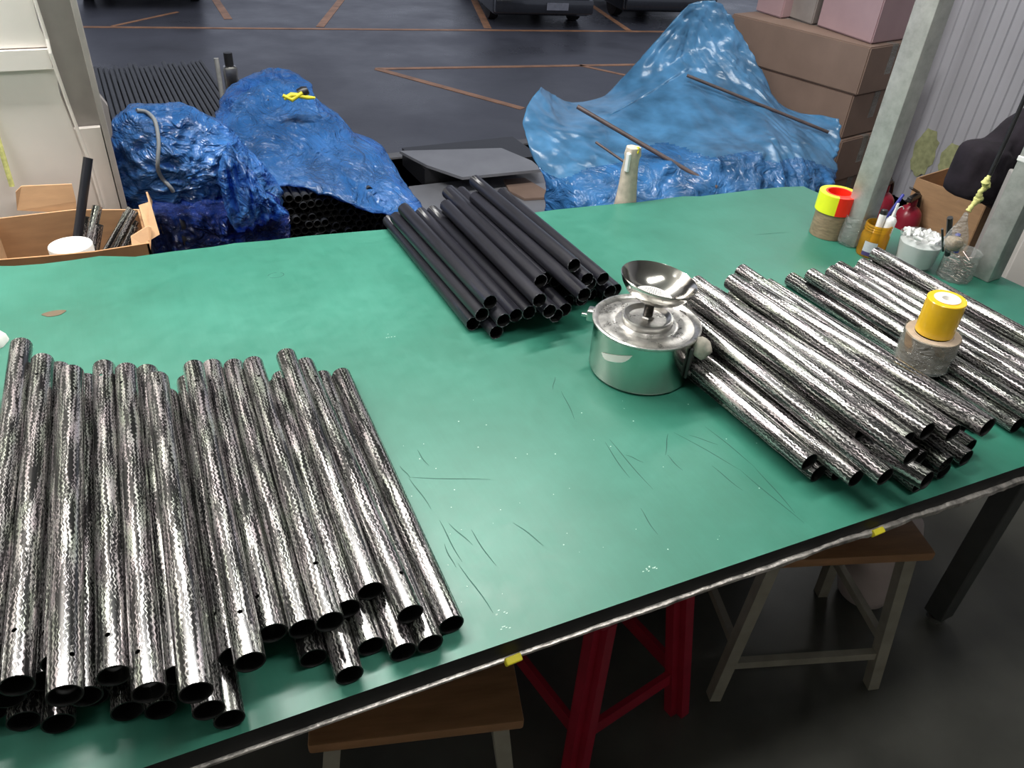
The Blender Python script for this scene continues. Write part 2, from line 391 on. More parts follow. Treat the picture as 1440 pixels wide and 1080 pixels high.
# parked vehicles (only their lower halves are in view)
def car(p0, p1, label, L=3.6, Hh=1.35, lift=.16, plate=True):
    a, b = P(*p0, GZ), P(*p1, GZ); c = (a+b)/2; d = (b-a); W = d.length; ang = math.atan2(d.y, d.x)
    t = thing('car', label, 'car', (c.x, c.y, GZ), (0, 0, ang))
    bm = BM(); box(bm, (0, L/2, lift+.36), (W, L, .72), bev=.07); obj('body', bm, M_CARPAINT, t, smooth=40)
    bm = BM(); r = box(bm, (0, L*.52, lift+.72+.27), (W*.86, L*.6, .54), bev=.05)
    for v in r:
        if v.co.z > lift+.95: v.co.x *= .86; v.co.y = L*.52+(v.co.y-L*.52)*.8
    obj('cabin', bm, M_GLASSD, t, smooth=40)
    bm = BM(); box(bm, (0, -.05, lift+.16), (W*.98, .14, .22), bev=.03); bp = obj('bumper', bm, M_CARPAINT, t, smooth=40)
    bm = BM(); box(bm, (0, -.07, lift+.52), (W*.94, .03, .035), bev=.008); obj('chrome_strip', bm, M_TRIM, t, label='bright strip across the end')
    if plate:
        bm = BM(); box(bm, (W*.12, -.13, lift+.17), (.36, .015, .11)); obj('number_plate', bm, M_TRIM, t)
    for sx in (-1, 1):
        for y in (.65, L-.7):
            bm = BM(); lathe(bm, [(0, -.09), (.2, -.09), (.30, -.07), (.30, .07), (.2, .09), (0, .09)], 20, M=Matrix.Rotation(math.pi/2, 3, 'Y'))
            obj('wheel', bm, M_TYRE, t, (sx*(W/2-.12), y, .30), smooth=40)
        bm = BM(); box(bm, (sx*W*.38, -.03, lift+.56), (.2, .06, .10), bev=.02); obj('lamp', bm, M_TRIM, t)
car((692, 37), (830, 39), 'boxy dark vehicle parked right of the centre with a bright strip')
car((872, 31), (1000, 33), 'dark car with bright bumper parked behind the blue sheet peak', plate=False)
car((105, 10), (285, 11), 'leftmost dark parked car by the top of the left jamb')

# ------------------------------------------------------------------ the work table
tbl = thing('work_table', 'long work table with black board edge, taped steel strip and steel legs', 'table', (.8, 1.1, 0))
O = Vector((.8, 1.1, 0))
front = [(-1.15, .565), (-.6, .540), (-.11, .517), (.23, .5015), (.6, .4835), (1.23, .451), (1.87, .418)]
backpx = [(1130, 262), (1100, 263), (1060, 267), (1010, 273), (985, 276), (960, 276), (900, 284), (830, 290), (780, 295), (700, 306), (620, 316), (550, 322), (500, 326), (430, 332), (380, 338), (330, 342), (300, 347), (240, 354), (190, 361), (140, 360), (100, 366), (60, 371), (20, 374), (-40, 374)]
back = [tuple(P(x, y, T)[:2]) for x, y in backpx] + [(-.8, 1.9), (-1.15, 1.93)]
right = [(1.853, .871), (1.835, 1.2)]
outline = front + right + back
bm = BM(); prism(bm, outline, T-.004, T, 0, 1, 1)
mato = obj('table_mat', bm, [M_GREEN, M_BLACKEDGE], label='green rubber mat covering the whole work table, scratched by blades', cat='mat')
board = [(x, y+.001) for x, y in front] + [(1.85, .87), (1.83, 1.2)] + [(x, y-.012) for x, y in [tuple(P(1125, 266, T)[:2]), tuple(P(780, 300, T)[:2]), tuple(P(300, 352, T)[:2]), (-.8, 1.86), (-1.15, 1.9)]]
bm = BM(); prism(bm, [(x-O.x, y-O.y) for x, y in board], T-.031, T-.0042); obj('tabletop', bm, M_BLACKEDGE, tbl)
# steel strip along the lower front edge, with crumpled tape on it
bm = BM(); rr = random.Random(3)
ys = lambda x: np.interp(x, [p[0] for p in front], [p[1] for p in front])
nn = 240; prev = None
for i in range(nn+1):
    x = -1.15+3.01*i/nn; f = max(0, min(1, (x-.25)/.9)); f2 = f*(.5+.5*fbm((x, 0, 0), 9, 3))
    hgt = .004+.007*f*(1+fbm((x, 0, 0), 30, 1)); dep = .0025+.004*f2+.003*f*abs(fbm((x, 0, 0), 45, 8)); y = ys(x)-.0005
    zc = T-.031-.002+.004*f*fbm((x, 0, 0), 14, 5)
    ring = [bm.verts.new((x-O.x, y-O.y, zc+hgt*.6)), bm.verts.new((x-O.x, y-dep-O.y, zc+hgt*.35)), bm.verts.new((x-O.x, y-dep*1.2-O.y, zc-hgt*.3)), bm.verts.new((x-O.x, y-O.y, zc-hgt)), bm.verts.new((x-O.x, y+.012-O.y, zc-hgt*.8)), bm.verts.new((x-O.x, y+.012-O.y, zc+hgt*.2))]
    if prev:
        for k in range(6): bm.faces.new((prev[k], ring[k], ring[(k+1) % 6], prev[(k+1) % 6]))
    else: bm.faces.new(ring)
    prev = ring
bm.faces.new(prev[::-1])
bmesh.ops.recalc_face_normals(bm, faces=bm.faces)
obj('edge_strip', bm, M_EDGESTRIP, tbl, smooth=50, label='bright steel strip with crumpled tape along the front edge')
for px, py in ((716, 918), (1222, 738)):
    p = P(px, py, T-.033); bm = BM(); box(bm, (0, 0, 0), (.022, .010, .012), Matrix.Rotation(.5, 3, 'X'), bev=.002)
    obj('tape_scrap', bm, M_YEL, tbl, (p.x-O.x, ys(p.x)-.005-O.y, T-.033), label='scrap of yellow tape')
def leg(x, y, top=T-.031):
    bm = BM(); box(bm, (0, 0, (top)/2+.01), (.05, .05, top-.02), bev=.003)
    l = obj('leg', bm, M_DARKSTEEL, tbl, (x-O.x, y-O.y, 0))
    bm = BM(); lathe(bm, [(0, 0), (.022, 0), (.022, .012), (.008, .014), (.008, .03), (0, .03)], 16); obj('levelling_foot', bm, M_STEELB, l, smooth=40)
lp = P(1315, 868, 0)
leg(lp.x, lp.y); leg(lp.x, 1.42); leg(-.95, .72); leg(-.95, 1.66)
bm = BM(); bar(bm, (lp.x-O.x, 1.42-O.y, .22), (-.95-O.x, 1.42-O.y, .22), .03, .03); bar(bm, (lp.x-O.x, lp.y-O.y+.02, T-.06), (lp.x-O.x, 1.42-O.y, T-.06), .03, .04)
obj('frame_rail', bm, M_DARKSTEEL, tbl)
bm = BM(); a = P(1000, 838, .25); bar(bm, (-.5-O.x, 1.2-O.y, .16), (1.5-O.x, 1.2-O.y, .16), .5, .02); 

bm.free()
# cut marks, flecks and stains on the mat: thin marks joined into parts of the mat
def mark(bm, p, q, w_=.0008, h_=.0003):
    a, b = P(*p, T), P(*q, T); z = Vector((0, 0, h_*.5+.00003)); d = (b-a).normalized(); s = Vector((-d.y, d.x, 0))
    n_ = 6; L = []; R_ = []
    for i in range(n_+1):
        t = i/n_; c = a.lerp(b, t)+s*(.0012*math.sin(t*5+p[0])); ww = w_*math.sin(math.pi*(.08+.84*t)); L.append(bm.verts.new(c+s*ww+z)); R_.append(bm.verts.new(c-s*ww+z))
    for i in range(n_): bm.faces.new((R_[i], R_[i+1], L[i+1], L[i]))
bm = BM()
for p, q in [((586, 633), (603, 655)), ((563, 655), (576, 672)), ((576, 672), (606, 716)), ((575, 671), (690, 675)), ((632, 736), (664, 767)), ((617, 732), (650, 790)), ((625, 765), (640, 798)), ((645, 792), (693, 862)), ((662, 745), (697, 796)), ((722, 735), (765, 767)),
             ((856, 618), (918, 688)), ((850, 622), (885, 672)), ((938, 640), (960, 662)), ((948, 608), (1040, 660)), ((1040, 660), (1130, 736)), ((992, 600), (1060, 655)), ((1060, 655), (1118, 722)), ((900, 715), (925, 752)), ((780, 530), (778, 548)), ((790, 550), (808, 590)),
             ((1060, 330), (1110, 327)), ((968, 612), (1010, 625)), ((1000, 655), (1045, 690)), ((880, 640), (905, 650)), ((940, 610), (935, 640))]:
    mark(bm, p, q)
obj('cut_mark', bm, M_SCR, mato, kind='stuff')
bm = BM(); rr = random.Random(9)
for i in range(60):
    px, py = rr.uniform(560, 1080), rr.uniform(560, 900)
    c = P(px, py, T); n_ = 5; s_ = rr.uniform(.0005, .0013)
    if c.y < ys(c.x)+.03: continue
    bm.faces.new([bm.verts.new((c.x+s_*math.cos(2*math.pi*k/n_)*rr.uniform(.5, 1.5), c.y+s_*math.sin(2*math.pi*k/n_), T+.0003)) for k in range(n_)])
for (px, py) in ((710, 884), (706, 862), (920, 796), (912, 800), (550, 472), (590, 372)):
    for k in range(5):
        c = P(px+rr.uniform(-8, 8), py+rr.uniform(-4, 4), T); s_ = .0016
        bm.faces.new([bm.verts.new((c.x+s_*math.cos(2*math.pi*q/5), c.y+s_*.5*math.sin(2*math.pi*q/5), T+.0003)) for q in range(5)])
obj('pale_fleck', bm, M_CHIP, mato, kind='stuff')
for (px, py, rx, ry, mm) in ((76, 441, .020, .011, M_STAIN),):
    c = P(px, py, T); bm = BM(); vs = [bm.verts.new((c.x+rx*math.cos(a_)*(1+.15*math.sin(3*a_)), c.y+ry*math.sin(a_), T+.0008)) for a_ in [2*math.pi*i/20 for i in range(20)]]
    r = bmesh.ops.extrude_face_region(bm, geom=[bm.faces.new(vs)])
    for v in [q for q in r['geom'] if isinstance(q, bmesh.types.BMVert)]: v.co.z -= .0009
    bmesh.ops.recalc_face_normals(bm, faces=bm.faces)
    obj('brown_patch', bm, mm, mato, label='small brown oval patch')
c = P(388, 387, T); bm = BM()
vs = []
for rad in (.016, .0172): vs.append([bm.verts.new((c.x+rad*math.cos(2*math.pi*i/24), c.y+.7*rad*math.sin(2*math.pi*i/24), T+.0002)) for i in range(24)])
for i in range(24):
    if i in (3, 4, 11, 12, 13): continue
    bm.faces.new((vs[0][i], vs[0][(i+1) % 24], vs[1][(i+1) % 24], vs[1][i]))
obj('ring_mark', bm, M_SCR, mato)

# ------------------------------------------------------------------ tubes
def tube_mesh(name, L, r, wall, holes, mats, nseg=40, burr=0, seed=0):
    """open tube along +Y from 0 to L with drilled holes; uv in metres"""
    rnd = random.Random(seed)
    step = 2*math.pi*r/nseg
    rows = [0.0]
    hrow = []
    for hy in holes:
        c = int(round(hy/step)); rows += [(c+k)*step for k in (-2, -1, 0, 1, 2)]
    rows += [L*i/6 for i in range(1, 6)] + [L]
    rows = sorted(set(round(v, 5) for v in rows if 0 <= v <= L)); out = [rows[0]]
    for v in rows[1:]:
        if v-out[-1] > step*.4: out.append(v)
    out[-1] = L; rows = out
    skip = {}; mv = {}
    for hy in holes:
        c = int(round(hy/step))*step
        ri = min(range(len(rows)), key=lambda i: abs(rows[i]-c)); k0 = nseg//4
        for i in (-1, 0):
            for k in (-1, 0): skip[(ri+i, (k0+k) % nseg)] = 1
        for i in (-1, 0, 1):
            for k in (-1, 0, 1):
                if i == 0 and k == 0: continue
                d = math.hypot(i, k); mv[(ri+i, (k0+k) % nseg)] = (rows[ri]+i/d*step*1.15, (k0+k/d*1.15))
    bm = bmesh.new(); uvl = bm.loops.layers.uv.new('UVMap')
    def layer(rad, inner):
        G = []
        for i, y in enumerate(rows):
            ring = []
            for k in range(nseg):
                yy, kk = mv.get((i, k), (y, k)); a_ = 2*math.pi*kk/nseg
                q = rad
                if burr and i in (0, len(rows)-1): yy += burr*rnd.uniform(-1, 1)
                ring.append(bm.verts.new((q*math.cos(a_), yy, q*math.sin(a_))))
            G.append(ring)
        for i in range(len(rows)-1):
            for k in range(nseg):
                if (i, k) in skip: continue
                q = (G[i][k], G[i+1][k], G[i+1][(k+1) % nseg], G[i][(k+1) % nseg])
                f = bm.faces.new(q if inner else q[::-1] if False else (q if inner else (q[3], q[2], q[1], q[0])))
                f.smooth = True; f.material_index = 1 if inner else 0
                for lp_ in f.loops:
                    v = lp_.vert.co; kk = k+1 if (lp_.vert in (G[i][(k+1) % nseg], G[i+1][(k+1) % nseg])) else k
                    lp_[uvl].uv = (2*math.pi*r*kk/nseg, v.y)
        return G
    A = layer(r, False); B = layer(r-wall, True)
    for i in (0, len(rows)-1):
        for k in range(nseg):
            f = bm.faces.new((A[i][k], A[i][(k+1) % nseg], B[i][(k+1) % nseg], B[i][k])); f.material_index = len(mats)-1
    for (i, k) in list(skip):
        pass
    bmesh.ops.recalc_face_normals(bm, faces=[f for f in bm.faces if len(f.verts) == 4 and not f.smooth])
    me = bpy.data.meshes.new(name); bm.to_mesh(me); bm.free(); me.set_sharp_from_angle(angle=math.radians(45))
    for x in mats: me.materials.append(x)
    return me

def settle(items, r, shift_mid, y0, y1, iters=900, pull=.10):
    """items: list of (xa, xb, z) at two stations; lets the pile come to rest without overlap"""
    n_ = len(items); X = np.array([[i[0], i[1]] for i in items], float); X0 = X.copy(); Z = np.array([[i[2], i[2]] for i in items], float)
    d0 = 2*r*1.003; iu, ju = np.triu_indices(n_, 1); order = np.arange(n_)
    for it in range(iters):
        Z -= .00012*(1-it/iters)+.00001; X += pull*(X0-X)*(1-it/iters)
        for s in range(8):
            dx = X[ju]-X[iu]; dz = Z[ju]-Z[iu]; d = np.sqrt(dx*dx+dz*dz)+1e-9; pen = d0-d; msk = pen > 0
            if not msk.any(): break
            k = np.where(msk, pen/d*.5, 0)*.9
            for c in (0, 1):
                np.add.at(X[:, c], ju, (k*dx)[:, c]); np.add.at(X[:, c], iu, -(k*dx)[:, c])
                np.add.at(Z[:, c], ju, (k*dz)[:, c]); np.add.at(Z[:, c], iu, -(k*dz)[:, c])
            Z = np.maximum(Z, r*1.002)
    return X, Z

ordn = ['first', 'second', 'third', 'fourth', 'fifth', 'sixth', 'seventh', 'eighth', 'ninth', 'tenth', 'eleventh', 'twelfth', 'thirteenth', 'fourteenth', 'fifteenth', 'sixteenth', 'seventeenth', 'eighteenth']
def autofill(items, x0, x1, L, pitch, yn, yf, sh=0., jit=.02, seed=5, z0=None):
    rnd = random.Random(seed); xs = []
    for it in items:
        if abs(it['z']-L) > .012: continue
        if 'x' in it: xs.append(it['x'])
        else:
            p = P(*(it.get('na') or it['fa']), T+it['z']); xs.append(p.x)
    x = x0
    while x < x1:
        if all(abs(x-q) > pitch*.52 for q in xs):
            items.append(dict(x=x, xb=x+sh, z=L, y=(yn+jit*rnd.random(), yf+jit*rnd.random()))); xs.append(x); x += pitch
        else: x += pitch*.25
def pile(name, items, r, stations, L0, mats, labels, group, cat, wall=.0016, holeprob=.4, seed=1, burr=0, where=''):
    """items: dict(na=near px, fa=far px or None, z=layer centre guess, lab=label or None)"""
    ya, yb = stations; rows = []
    for it in items:
        z = T+it['z']
        if 'x' in it: xa = xb = it['x']; it.setdefault('yn', None); xb = it.get('xb', xa)
        else:
            a = P(*it['na'], z) if it.get('na') else None; b = P(*it['fa'], z) if it.get('fa') else None
            if a is None: a = Vector((b.x-it.get('sh', 0), b.y-L0, z))
            if b is None: b = Vector((a.x+it.get('sh', 0), a.y+L0, z))
            if it.get('shx'): b = Vector((a.x+.028*(b.y-a.y)/.57 if a.x < .1 else a.x+(.028-.011*(a.x-.1)/.12), b.y, z))
            f = lambda y: a.x+(b.x-a.x)*(y-a.y)/(b.y-a.y)
            xa, xb = f(ya), f(yb)
        rows.append((xa, xb, it['z']))
    X, Z = settle(rows, r, 0, ya, yb)
    rnd = random.Random(seed)
    low = sorted([i for i, it in enumerate(items) if it.get('na') and not it.get('lab')], key=lambda i: -X[i][0])
    for k, i in enumerate(low): items[i]['lab'] = f'lower tube showing its front end, {ordn[k]} such from the right of the {where}'
    for i, it in enumerate(items):
        zc = T+Z[i].mean()
        if 'x' in it: yn, yf = it['y'][0], it['y'][1]
        else:
            yn = P(*it['na'], T+Z[i][0]).y if it.get('na') else None
            yf = P(*it['fa'], T+Z[i][1]).y if it.get('fa') else None
            if yn is None: yn = yf-L0
            if yf is None: yf = yn+L0
        fx = lambda y: X[i][0]+(X[i][1]-X[i][0])*(y-ya)/(yb-ya)
        fz = lambda y: T+Z[i][0]+(Z[i][1]-Z[i][0])*(y-ya)/(yb-ya)
        p = Vector((fx(yn), yn, fz(yn))); q = Vector((fx(yf), yf, fz(yf))); d = q-p; L = d.length
        holes = it.get('holes', ([.035+rnd.random()*.05, L-.06] if rnd.random() < holeprob else []))
        me = tube_mesh(name, L, r, wall, holes, mats, seed=i+seed*100, burr=burr)
        o = obj(name, me, (), label=it.get('lab') or labels, cat=cat, group=group)
        d.normalize(); x_ = d.cross(Vector((0, 0, 1))).normalized(); z_ = x_.cross(d)
        roll = it.get('roll', rnd.uniform(-.9, .9) if holes else rnd.uniform(-3, 3))
        M = (Matrix((x_, d, z_)).transposed()) @ Matrix.Rotation(roll, 3, 'Y')
        M4 = M.to_4x4(); M4.translation = p; o.matrix_world = M4

L1, L2, L3 = .017, .0465, .076
LM = [M_CARBON, M_TUBEIN]
leftpx = [((28, 487), (-22, 965), L3), ((58, 509), (22, 965), L3), ((82, 520), (61, 958), L2), ((104, 525), (101, 975), L3), ((125, 536), (134, 975), L2), ((145, 518), (162, 950), L3), ((178, 522), (216, 972), L3), ((201, 525), (252, 948), L2), ((239, 531), (277, 974), L3),
          ((268, 537), (307, 930), L2), ((292, 514), (350, 932), L3), ((319, 512), (385, 890), L2), ((347, 512), (425, 885), L2), ((368, 510), (464, 875), L2), ((399, 502), (524, 830), L2), ((391, 542), (487, 857), L1), ((428, 514), (570, 866), L2), ((458, 533), (618, 885), L1)]
items = []
lab = ['leftmost whole tube of the front left pile, reaching furthest back on its left', None] 
for k, (f_, n_, z) in enumerate(leftpx):
    t = ['leftmost woven carbon tube of the front left pile, cut by the frame edge', 'leftmost tube showing whole in the front left woven carbon pile', 'second whole tube from the left of the front left pile, in a groove', 'third whole tube from the left edge of the front left pile', 'tube sunk in the groove right of the third whole tube, front left pile',
         'raised glossy fifth tube from the left of the front left pile, end set back', 'sixth tube from the left of the front left pile, raised with bright sheen', 'seventh tube from the left, sunk in a groove of the front left pile', 'eighth tube from the left of the front left pile, reaching far forward',
         'ninth tube from the left of the front left pile, level with the tenth', 'tenth tube from the left of the front left pile, thick bright sheen', 'eleventh tube from the left of the front left pile', 'twelfth tube from the left of the front left pile', 'thirteenth tube from the left of the front left pile',
         'front left pile tube poking out furthest at the back, near end set back', 'low tube left of the far-poking one in the front left pile', 'second tube from the right edge of the front left pile, on the upper layer', 'rightmost tube of the front left pile, lying on the green mat'][k]
    it = dict(fa=f_, na=n_, z=z, lab=t)
    it['shx'] = True
    if k in (5, 6): it['holes'] = [.04, .54]; it['roll'] = (-.1, -.35)[k-5]
    items.append(it)
for na, z in [((90, 1015), L1), ((310, 993), L2), ((328, 1010), L1), ((425, 932), L1+.004), ((504, 945), L1), ((534, 905), L1), ((560, 920), L1), ((594, 910), L1), ((20, 990), L1), ((180, 1000), L1), ((235, 995), L1)]:
    items.append(dict(na=na, z=z, sh=.03))
for x, zz in ((-.30, L3), (-.335, L3), (-.37, L3)): items.append(dict(x=x, xb=x+.02, z=zz, y=(.60+.02*random.random(), 1.27+.03*random.random())))
autofill(items, -.45, .08, L1, .0355, .60, 1.13, .025)
autofill(items, -.43, .0, L2, .0355, .61, 1.13, .025)
pile('carbon_tube', items, .0163, (.62, 1.1), .575, LM, 'lower woven carbon tube of the front left pile, mostly buried under others', 'woven carbon tubes of the front left pile', 'tube', seed=1, where='front left pile')

# right-hand pile beside the steel pot
items = []
rightp = [((1144, 648), L2, 'left flank tube of the right pile, its cut end nearest the wooden stool side'), ((1206, 672), L2, 'second tube from the left flank of the right pile, its end hanging over a shadow'), ((1246, 668), L3, 'left one of the two right-pile tubes with drilled holes near the front end'), ((1258, 650), L3, 'right one of the two right-pile tubes with drilled holes near the front end'),
          ((1268, 620), L3+.01, 'wide smooth tube on the crest of the right pile, its end cut level'), ((1250, 586), L2, 'tube in the right pile ending far back in a dark notch'), ((1291, 614), L3, 'tube right of the crest tube in the right pile'), ((1318, 616), L3, 'second tube right of the crest tube in the right pile'), ((1347, 620), L3, 'third tube right of the crest tube in the right pile'),
          ((1325, 588), L3, 'upper tube on the right side of the right pile with a short set-back end'), ((1318, 565), L2, 'tube sunk behind the set-back one on the right side of the right pile'), ((1363, 610), L2, 'tube second from the right flank of the right pile'), ((1380, 598), L1, 'rightmost tube of the right pile, resting on the mat beside the yellow tape')]
for k, (na, z, t) in enumerate(rightp):
    it = dict(na=na, z=z, sh=-.01, lab=t)
    if k in (2, 3): it['holes'] = [.035, .075]; it['roll'] = .15
    items.append(it)
for na, z in [((1156, 664), L1), ((1293, 646), L2), ((1361, 630), L1), ((1350, 648), L1), ((1325, 664), L1), ((1303, 678), L1), ((1274, 694), L1), ((1336, 645), L2)]:
    items.append(dict(na=na, z=z, sh=-.02))
autofill(items, .88, 1.20, L1, .0340, .54, 1.02, -.01)
autofill(items, .88, 1.16, L2, .0340, .55, 1.02, -.01)
pile('carbon_tube', items, .0160, (.6, .98), .505, LM, 'lower woven carbon tube of the right pile, mostly buried under others', 'woven carbon tubes of the right pile', 'tube', seed=2, where='right pile')

# far right pile behind the yellow tape
items = []
farp = [((1112, 392), L1, 'leftmost tube of the far right pile, passing beneath the yellow tape stack'), ((1137, 387), L2, 'second tube from the left of the far right pile, raised'), ((1168, 382), L2, 'third tube of the far right pile, its end in front of a paler stretch'), ((1180, 376), L2, 'fourth tube of the far right pile'),
        ((1202, 381), L2, 'fifth tube of the far right pile, its end set forward'), ((1213, 371), L2, 'sixth tube of the far right pile, by the amber jar'), ((1223, 358), L2+.02, 'rearmost tube of the far right pile, just in front of the white tub')]
for fa, z, t in farp: items.append(dict(fa=fa, z=z, sh=.01, lab=t))
for x in (1.343, 1.378, 1.412, 1.447, 1.482, 1.517, 1.552): items.append(dict(x=x, z=L1, y=(.49, 1.03+.03*random.random())))
items.append(dict(x=1.50, z=L2, y=(.5, 1.04)))
pile('carbon_tube', items, .0163, (.6, 1.0), .57, LM, 'lower woven carbon tube of the far right pile, mostly buried under others', 'woven carbon tubes of the far right pile', 'tube', seed=3, where='far right pile')

# middle pile of plain black tubes
K1, K2, K3, K4 = .015, .041, .067, .093
midp = [((792, 376), (655, 256), K4, 'topmost plain black tube of the middle pile, its far end reaching furthest back'), ((751, 397), (620, 272), K3, 'plain black tube second left of the topmost one in the middle pile'), ((766, 392), (634, 268), K3, 'plain black tube directly left of the topmost one in the middle pile'), ((786, 394), (650, 270), K3, 'plain black tube directly under the topmost one, middle pile'),
        ((810, 396), None, K3, 'plain black tube right of and below the topmost one, middle pile'), ((826, 400), None, K3, 'plain black tube third from the right at the top of the middle pile'), ((849, 392), (705, 272), K3, 'plain black tube along the right crest of the middle pile, its far end standing alone'),
        ((750, 424), (619, 290), K3, 'plain black tube left of centre in the middle pile with a wide round end'), ((689, 425), (566, 294), K3, 'upper plain black tube at the left of the middle pile, end short of the others'), ((679, 442), (556, 306), K2, 'left flank plain black tube of the middle pile, second layer')]
items = [dict(na=a, fa=b, z=z, sh=.005, lab=t) for a, b, z, t in midp]
for na, z in [((666, 455), K1), ((699, 467), K1), ((706, 451), K2), ((724, 444), K2), ((741, 440), K2), ((762, 440), K2), ((782, 444), K2), ((797, 435), K2), ((804, 419), K3), ((857, 410), K2)]:
    items.append(dict(na=na, z=z, sh=.006))
for x in (.62, .652, .683, .714, .745, .776, .807, .838, .869, .9): items.append(dict(x=x, xb=x+.004, z=K1, y=(1.17+.02*random.random(), 1.68)))
for x in (.80, .83): items.append(dict(x=x, xb=x+.004, z=K2, y=(1.18, 1.69)))
pile('black_tube', items, .0148, (1.2, 1.65), .515, [M_BLACKTUBE, M_TUBEIN, mat('film_rim', (.16, .16, .18), .3)], 'plain black tube low in the middle pile, showing little but its end', 'plain black tubes of the middle pile', 'tube', wall=.001, holeprob=0, seed=4, burr=.0012, where='middle black pile')

# ------------------------------------------------------------------ steel pot with dish
pc = Vector((.791, .938, T))
t = thing('solvent_pot', 'round polished steel pot with a screw-mounted dish on its lid, between the piles', 'pot', pc)
R0, H0 = .094, .098
bm = BM(); lathe(bm, [(0, .001), (R0-.006, .001), (R0-.002, .003), (R0, .008), (R0, H0), (R0-.0015, H0), (R0-.0015, .010), (0, .006)], 72)
obj('body', bm, M_STEEL, t, smooth=35)
bm = BM(); lathe(bm, [(0, H0+.003), (.048, H0+.003), (.052, H0+.0005), (.058, H0), (.066, H0+.003), (.086, H0-.001), (.0895, H0+.003), (.0955, H0+.0055), (.0985, H0+.0045), (.0985, H0+.0015), (.0955, H0-.001), (.092, H0-.005), (0, H0-.005)], 72)
obj('lid', bm, M_DIRTY, t, smooth=35)
bm = BM(); lathe(bm, [(0, H0+.009), (.034, H0+.009), (.038, H0+.012), (.042, H0+.0165), (.0445, H0+.0165), (.0465, H0+.013), (.0465, H0+.0015), (0, H0+.0015)], 60)
ri = obj('raised_boss', bm, M_STEELB, t, smooth=30)
bm = BM(); lathe(bm, [(0, H0+.0093), (.034, H0+.0093), (.034, H0+.0098), (0, H0+.0098)], 40); obj('grime', bm, M_DIRTY, ri)
tilt = Matrix.Rotation(math.radians(7), 3, 'Y') @ Matrix.Rotation(math.radians(3), 3, 'X')
bm = BM(); prof = [(0, H0+.010)]; z = H0+.010
while z < H0+.050: prof += [(.0072, z), (.0088, z+.0013), (.0072, z+.0026)]; z += .0027
prof += [(0, z)]; lathe(bm, prof, 24, M=None); obj('screw_stem', bm, M_SCREW, t, smooth=30, label='dark threaded stem')
bm = BM(); lathe(bm, [(0, 0), (.011, 0), (.013, .003), (.011, .005), (0, .005)], 6, c=(0, 0, H0+.010)); obj('nut', bm, M_DIRTY, t)
bm = BM(); M = tilt
DS = 1.17
prof = [(0, 0), (.018, 0), (.030, .005), (.044, .014), (.052, .024), (.0565, .033), (.0578, .0345), (.0586, .0335), (.0578, .0315), (.0535, .022), (.0455, .0115), (.031, .002), (.018, -.0015), (0, -.0015)]
lathe(bm, [(r*DS, z*DS) for r, z in prof], 72, c=(0.004, 0, H0+.048), M=M); db = obj('dish', bm, M_STEEL, t, smooth=35)
bm = BM(); lathe(bm, [(0, .0050), (.034, .0058), (.035, .005), (.034, .0042), (0, .0030)], 48, c=(0.004, 0, H0+.049), M=M)
sv = obj('strainer', bm, M_CORE, db, smooth=35, label='pale perforated disc')
bm = BM()
for ring in range(1, 9):
    for k in range(ring*6):
        a_ = 2*math.pi*k/(ring*6); c = M @ Vector((ring*.0035*math.cos(a_), ring*.0035*math.sin(a_), .0060))
        box(bm, c+Vector((.004, 0, H0+.049)), (.0011, .0011, .0008), M)
obj('perforation', bm, M_TUBEIN, db, kind='stuff')
# side fittings
def onpot(px, py):                            # angle of a sight line on the pot wall
    w_ = ray(px, py); o_ = CAM-pc; A = w_.x**2+w_.y**2; B = 2*(w_.x*o_.x+w_.y*o_.y); C = o_.x**2+o_.y**2-R0**2
    dsc = max(0, B*B-4*A*C); tt = (-B-math.sqrt(dsc))/(2*A); q = CAM+w_*tt-pc; return math.atan2(q.y, q.x), q.z
a_, _ = onpot(833, 470)
Mz = Matrix.Rotation(a_-.25, 3, 'Z')
bm = BM(); box(bm, Mz @ Vector((R0+.007, 0, H0-.006)), (.016, .022, .022), Mz, bev=.003); box(bm, Mz @ Vector((R0+.017, .004, H0-.008)), (.016, .006, .006), Mz, bev=.001)
obj('latch', bm, M_STEELB, t, smooth=40)
a_, z_ = onpot(965, 500); Mz = Matrix.Rotation(a_+.15, 3, 'Z')
bm = BM(); box(bm, Mz @ Vector((R0+.003, 0, .056)), (.006, .016, .062), Mz, bev=.002); lathe(bm, [(0, .006), (.006, .005), (.006, 0), (0, 0)], 12, c=Mz @ Vector((R0+.006, 0, .036)), M=Mz @ Matrix.Rotation(math.pi/2, 3, 'Y'))
obj('side_bracket', bm, M_DARKSTEEL, t, smooth=40)
bm = BM(); bmesh.ops.create_icosphere(bm, subdivisions=3, radius=.017)
for v in bm.verts: v.co *= 1+.35*fbm(v.co, 45, 2); v.co.z *= 1.15; v.co.x *= .8
Mz2 = Matrix.Rotation(onpot(972, 470)[0]+.25, 3, 'Z')
obj('putty_lump', bm, M_PUTTY, t, Mz2 @ Vector((R0+.013, 0, .086)), smooth=180, label='pale lump of putty at the rim')
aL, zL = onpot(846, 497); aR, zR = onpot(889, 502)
bm = BM(); ga, gb = [], []  # pale patch paints a reflection onto the pot wall
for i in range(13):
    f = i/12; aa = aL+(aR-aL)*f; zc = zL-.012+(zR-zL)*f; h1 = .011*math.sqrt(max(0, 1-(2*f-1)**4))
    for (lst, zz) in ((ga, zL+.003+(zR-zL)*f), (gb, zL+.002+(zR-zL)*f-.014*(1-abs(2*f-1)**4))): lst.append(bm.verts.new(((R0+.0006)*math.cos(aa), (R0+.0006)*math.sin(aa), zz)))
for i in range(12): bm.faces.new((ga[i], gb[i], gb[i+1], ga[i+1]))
bmesh.ops.recalc_face_normals(bm, faces=bm.faces); obj('painted_reflection', bm, M_CORE, t, label='pale painted reflection on the pot wall')

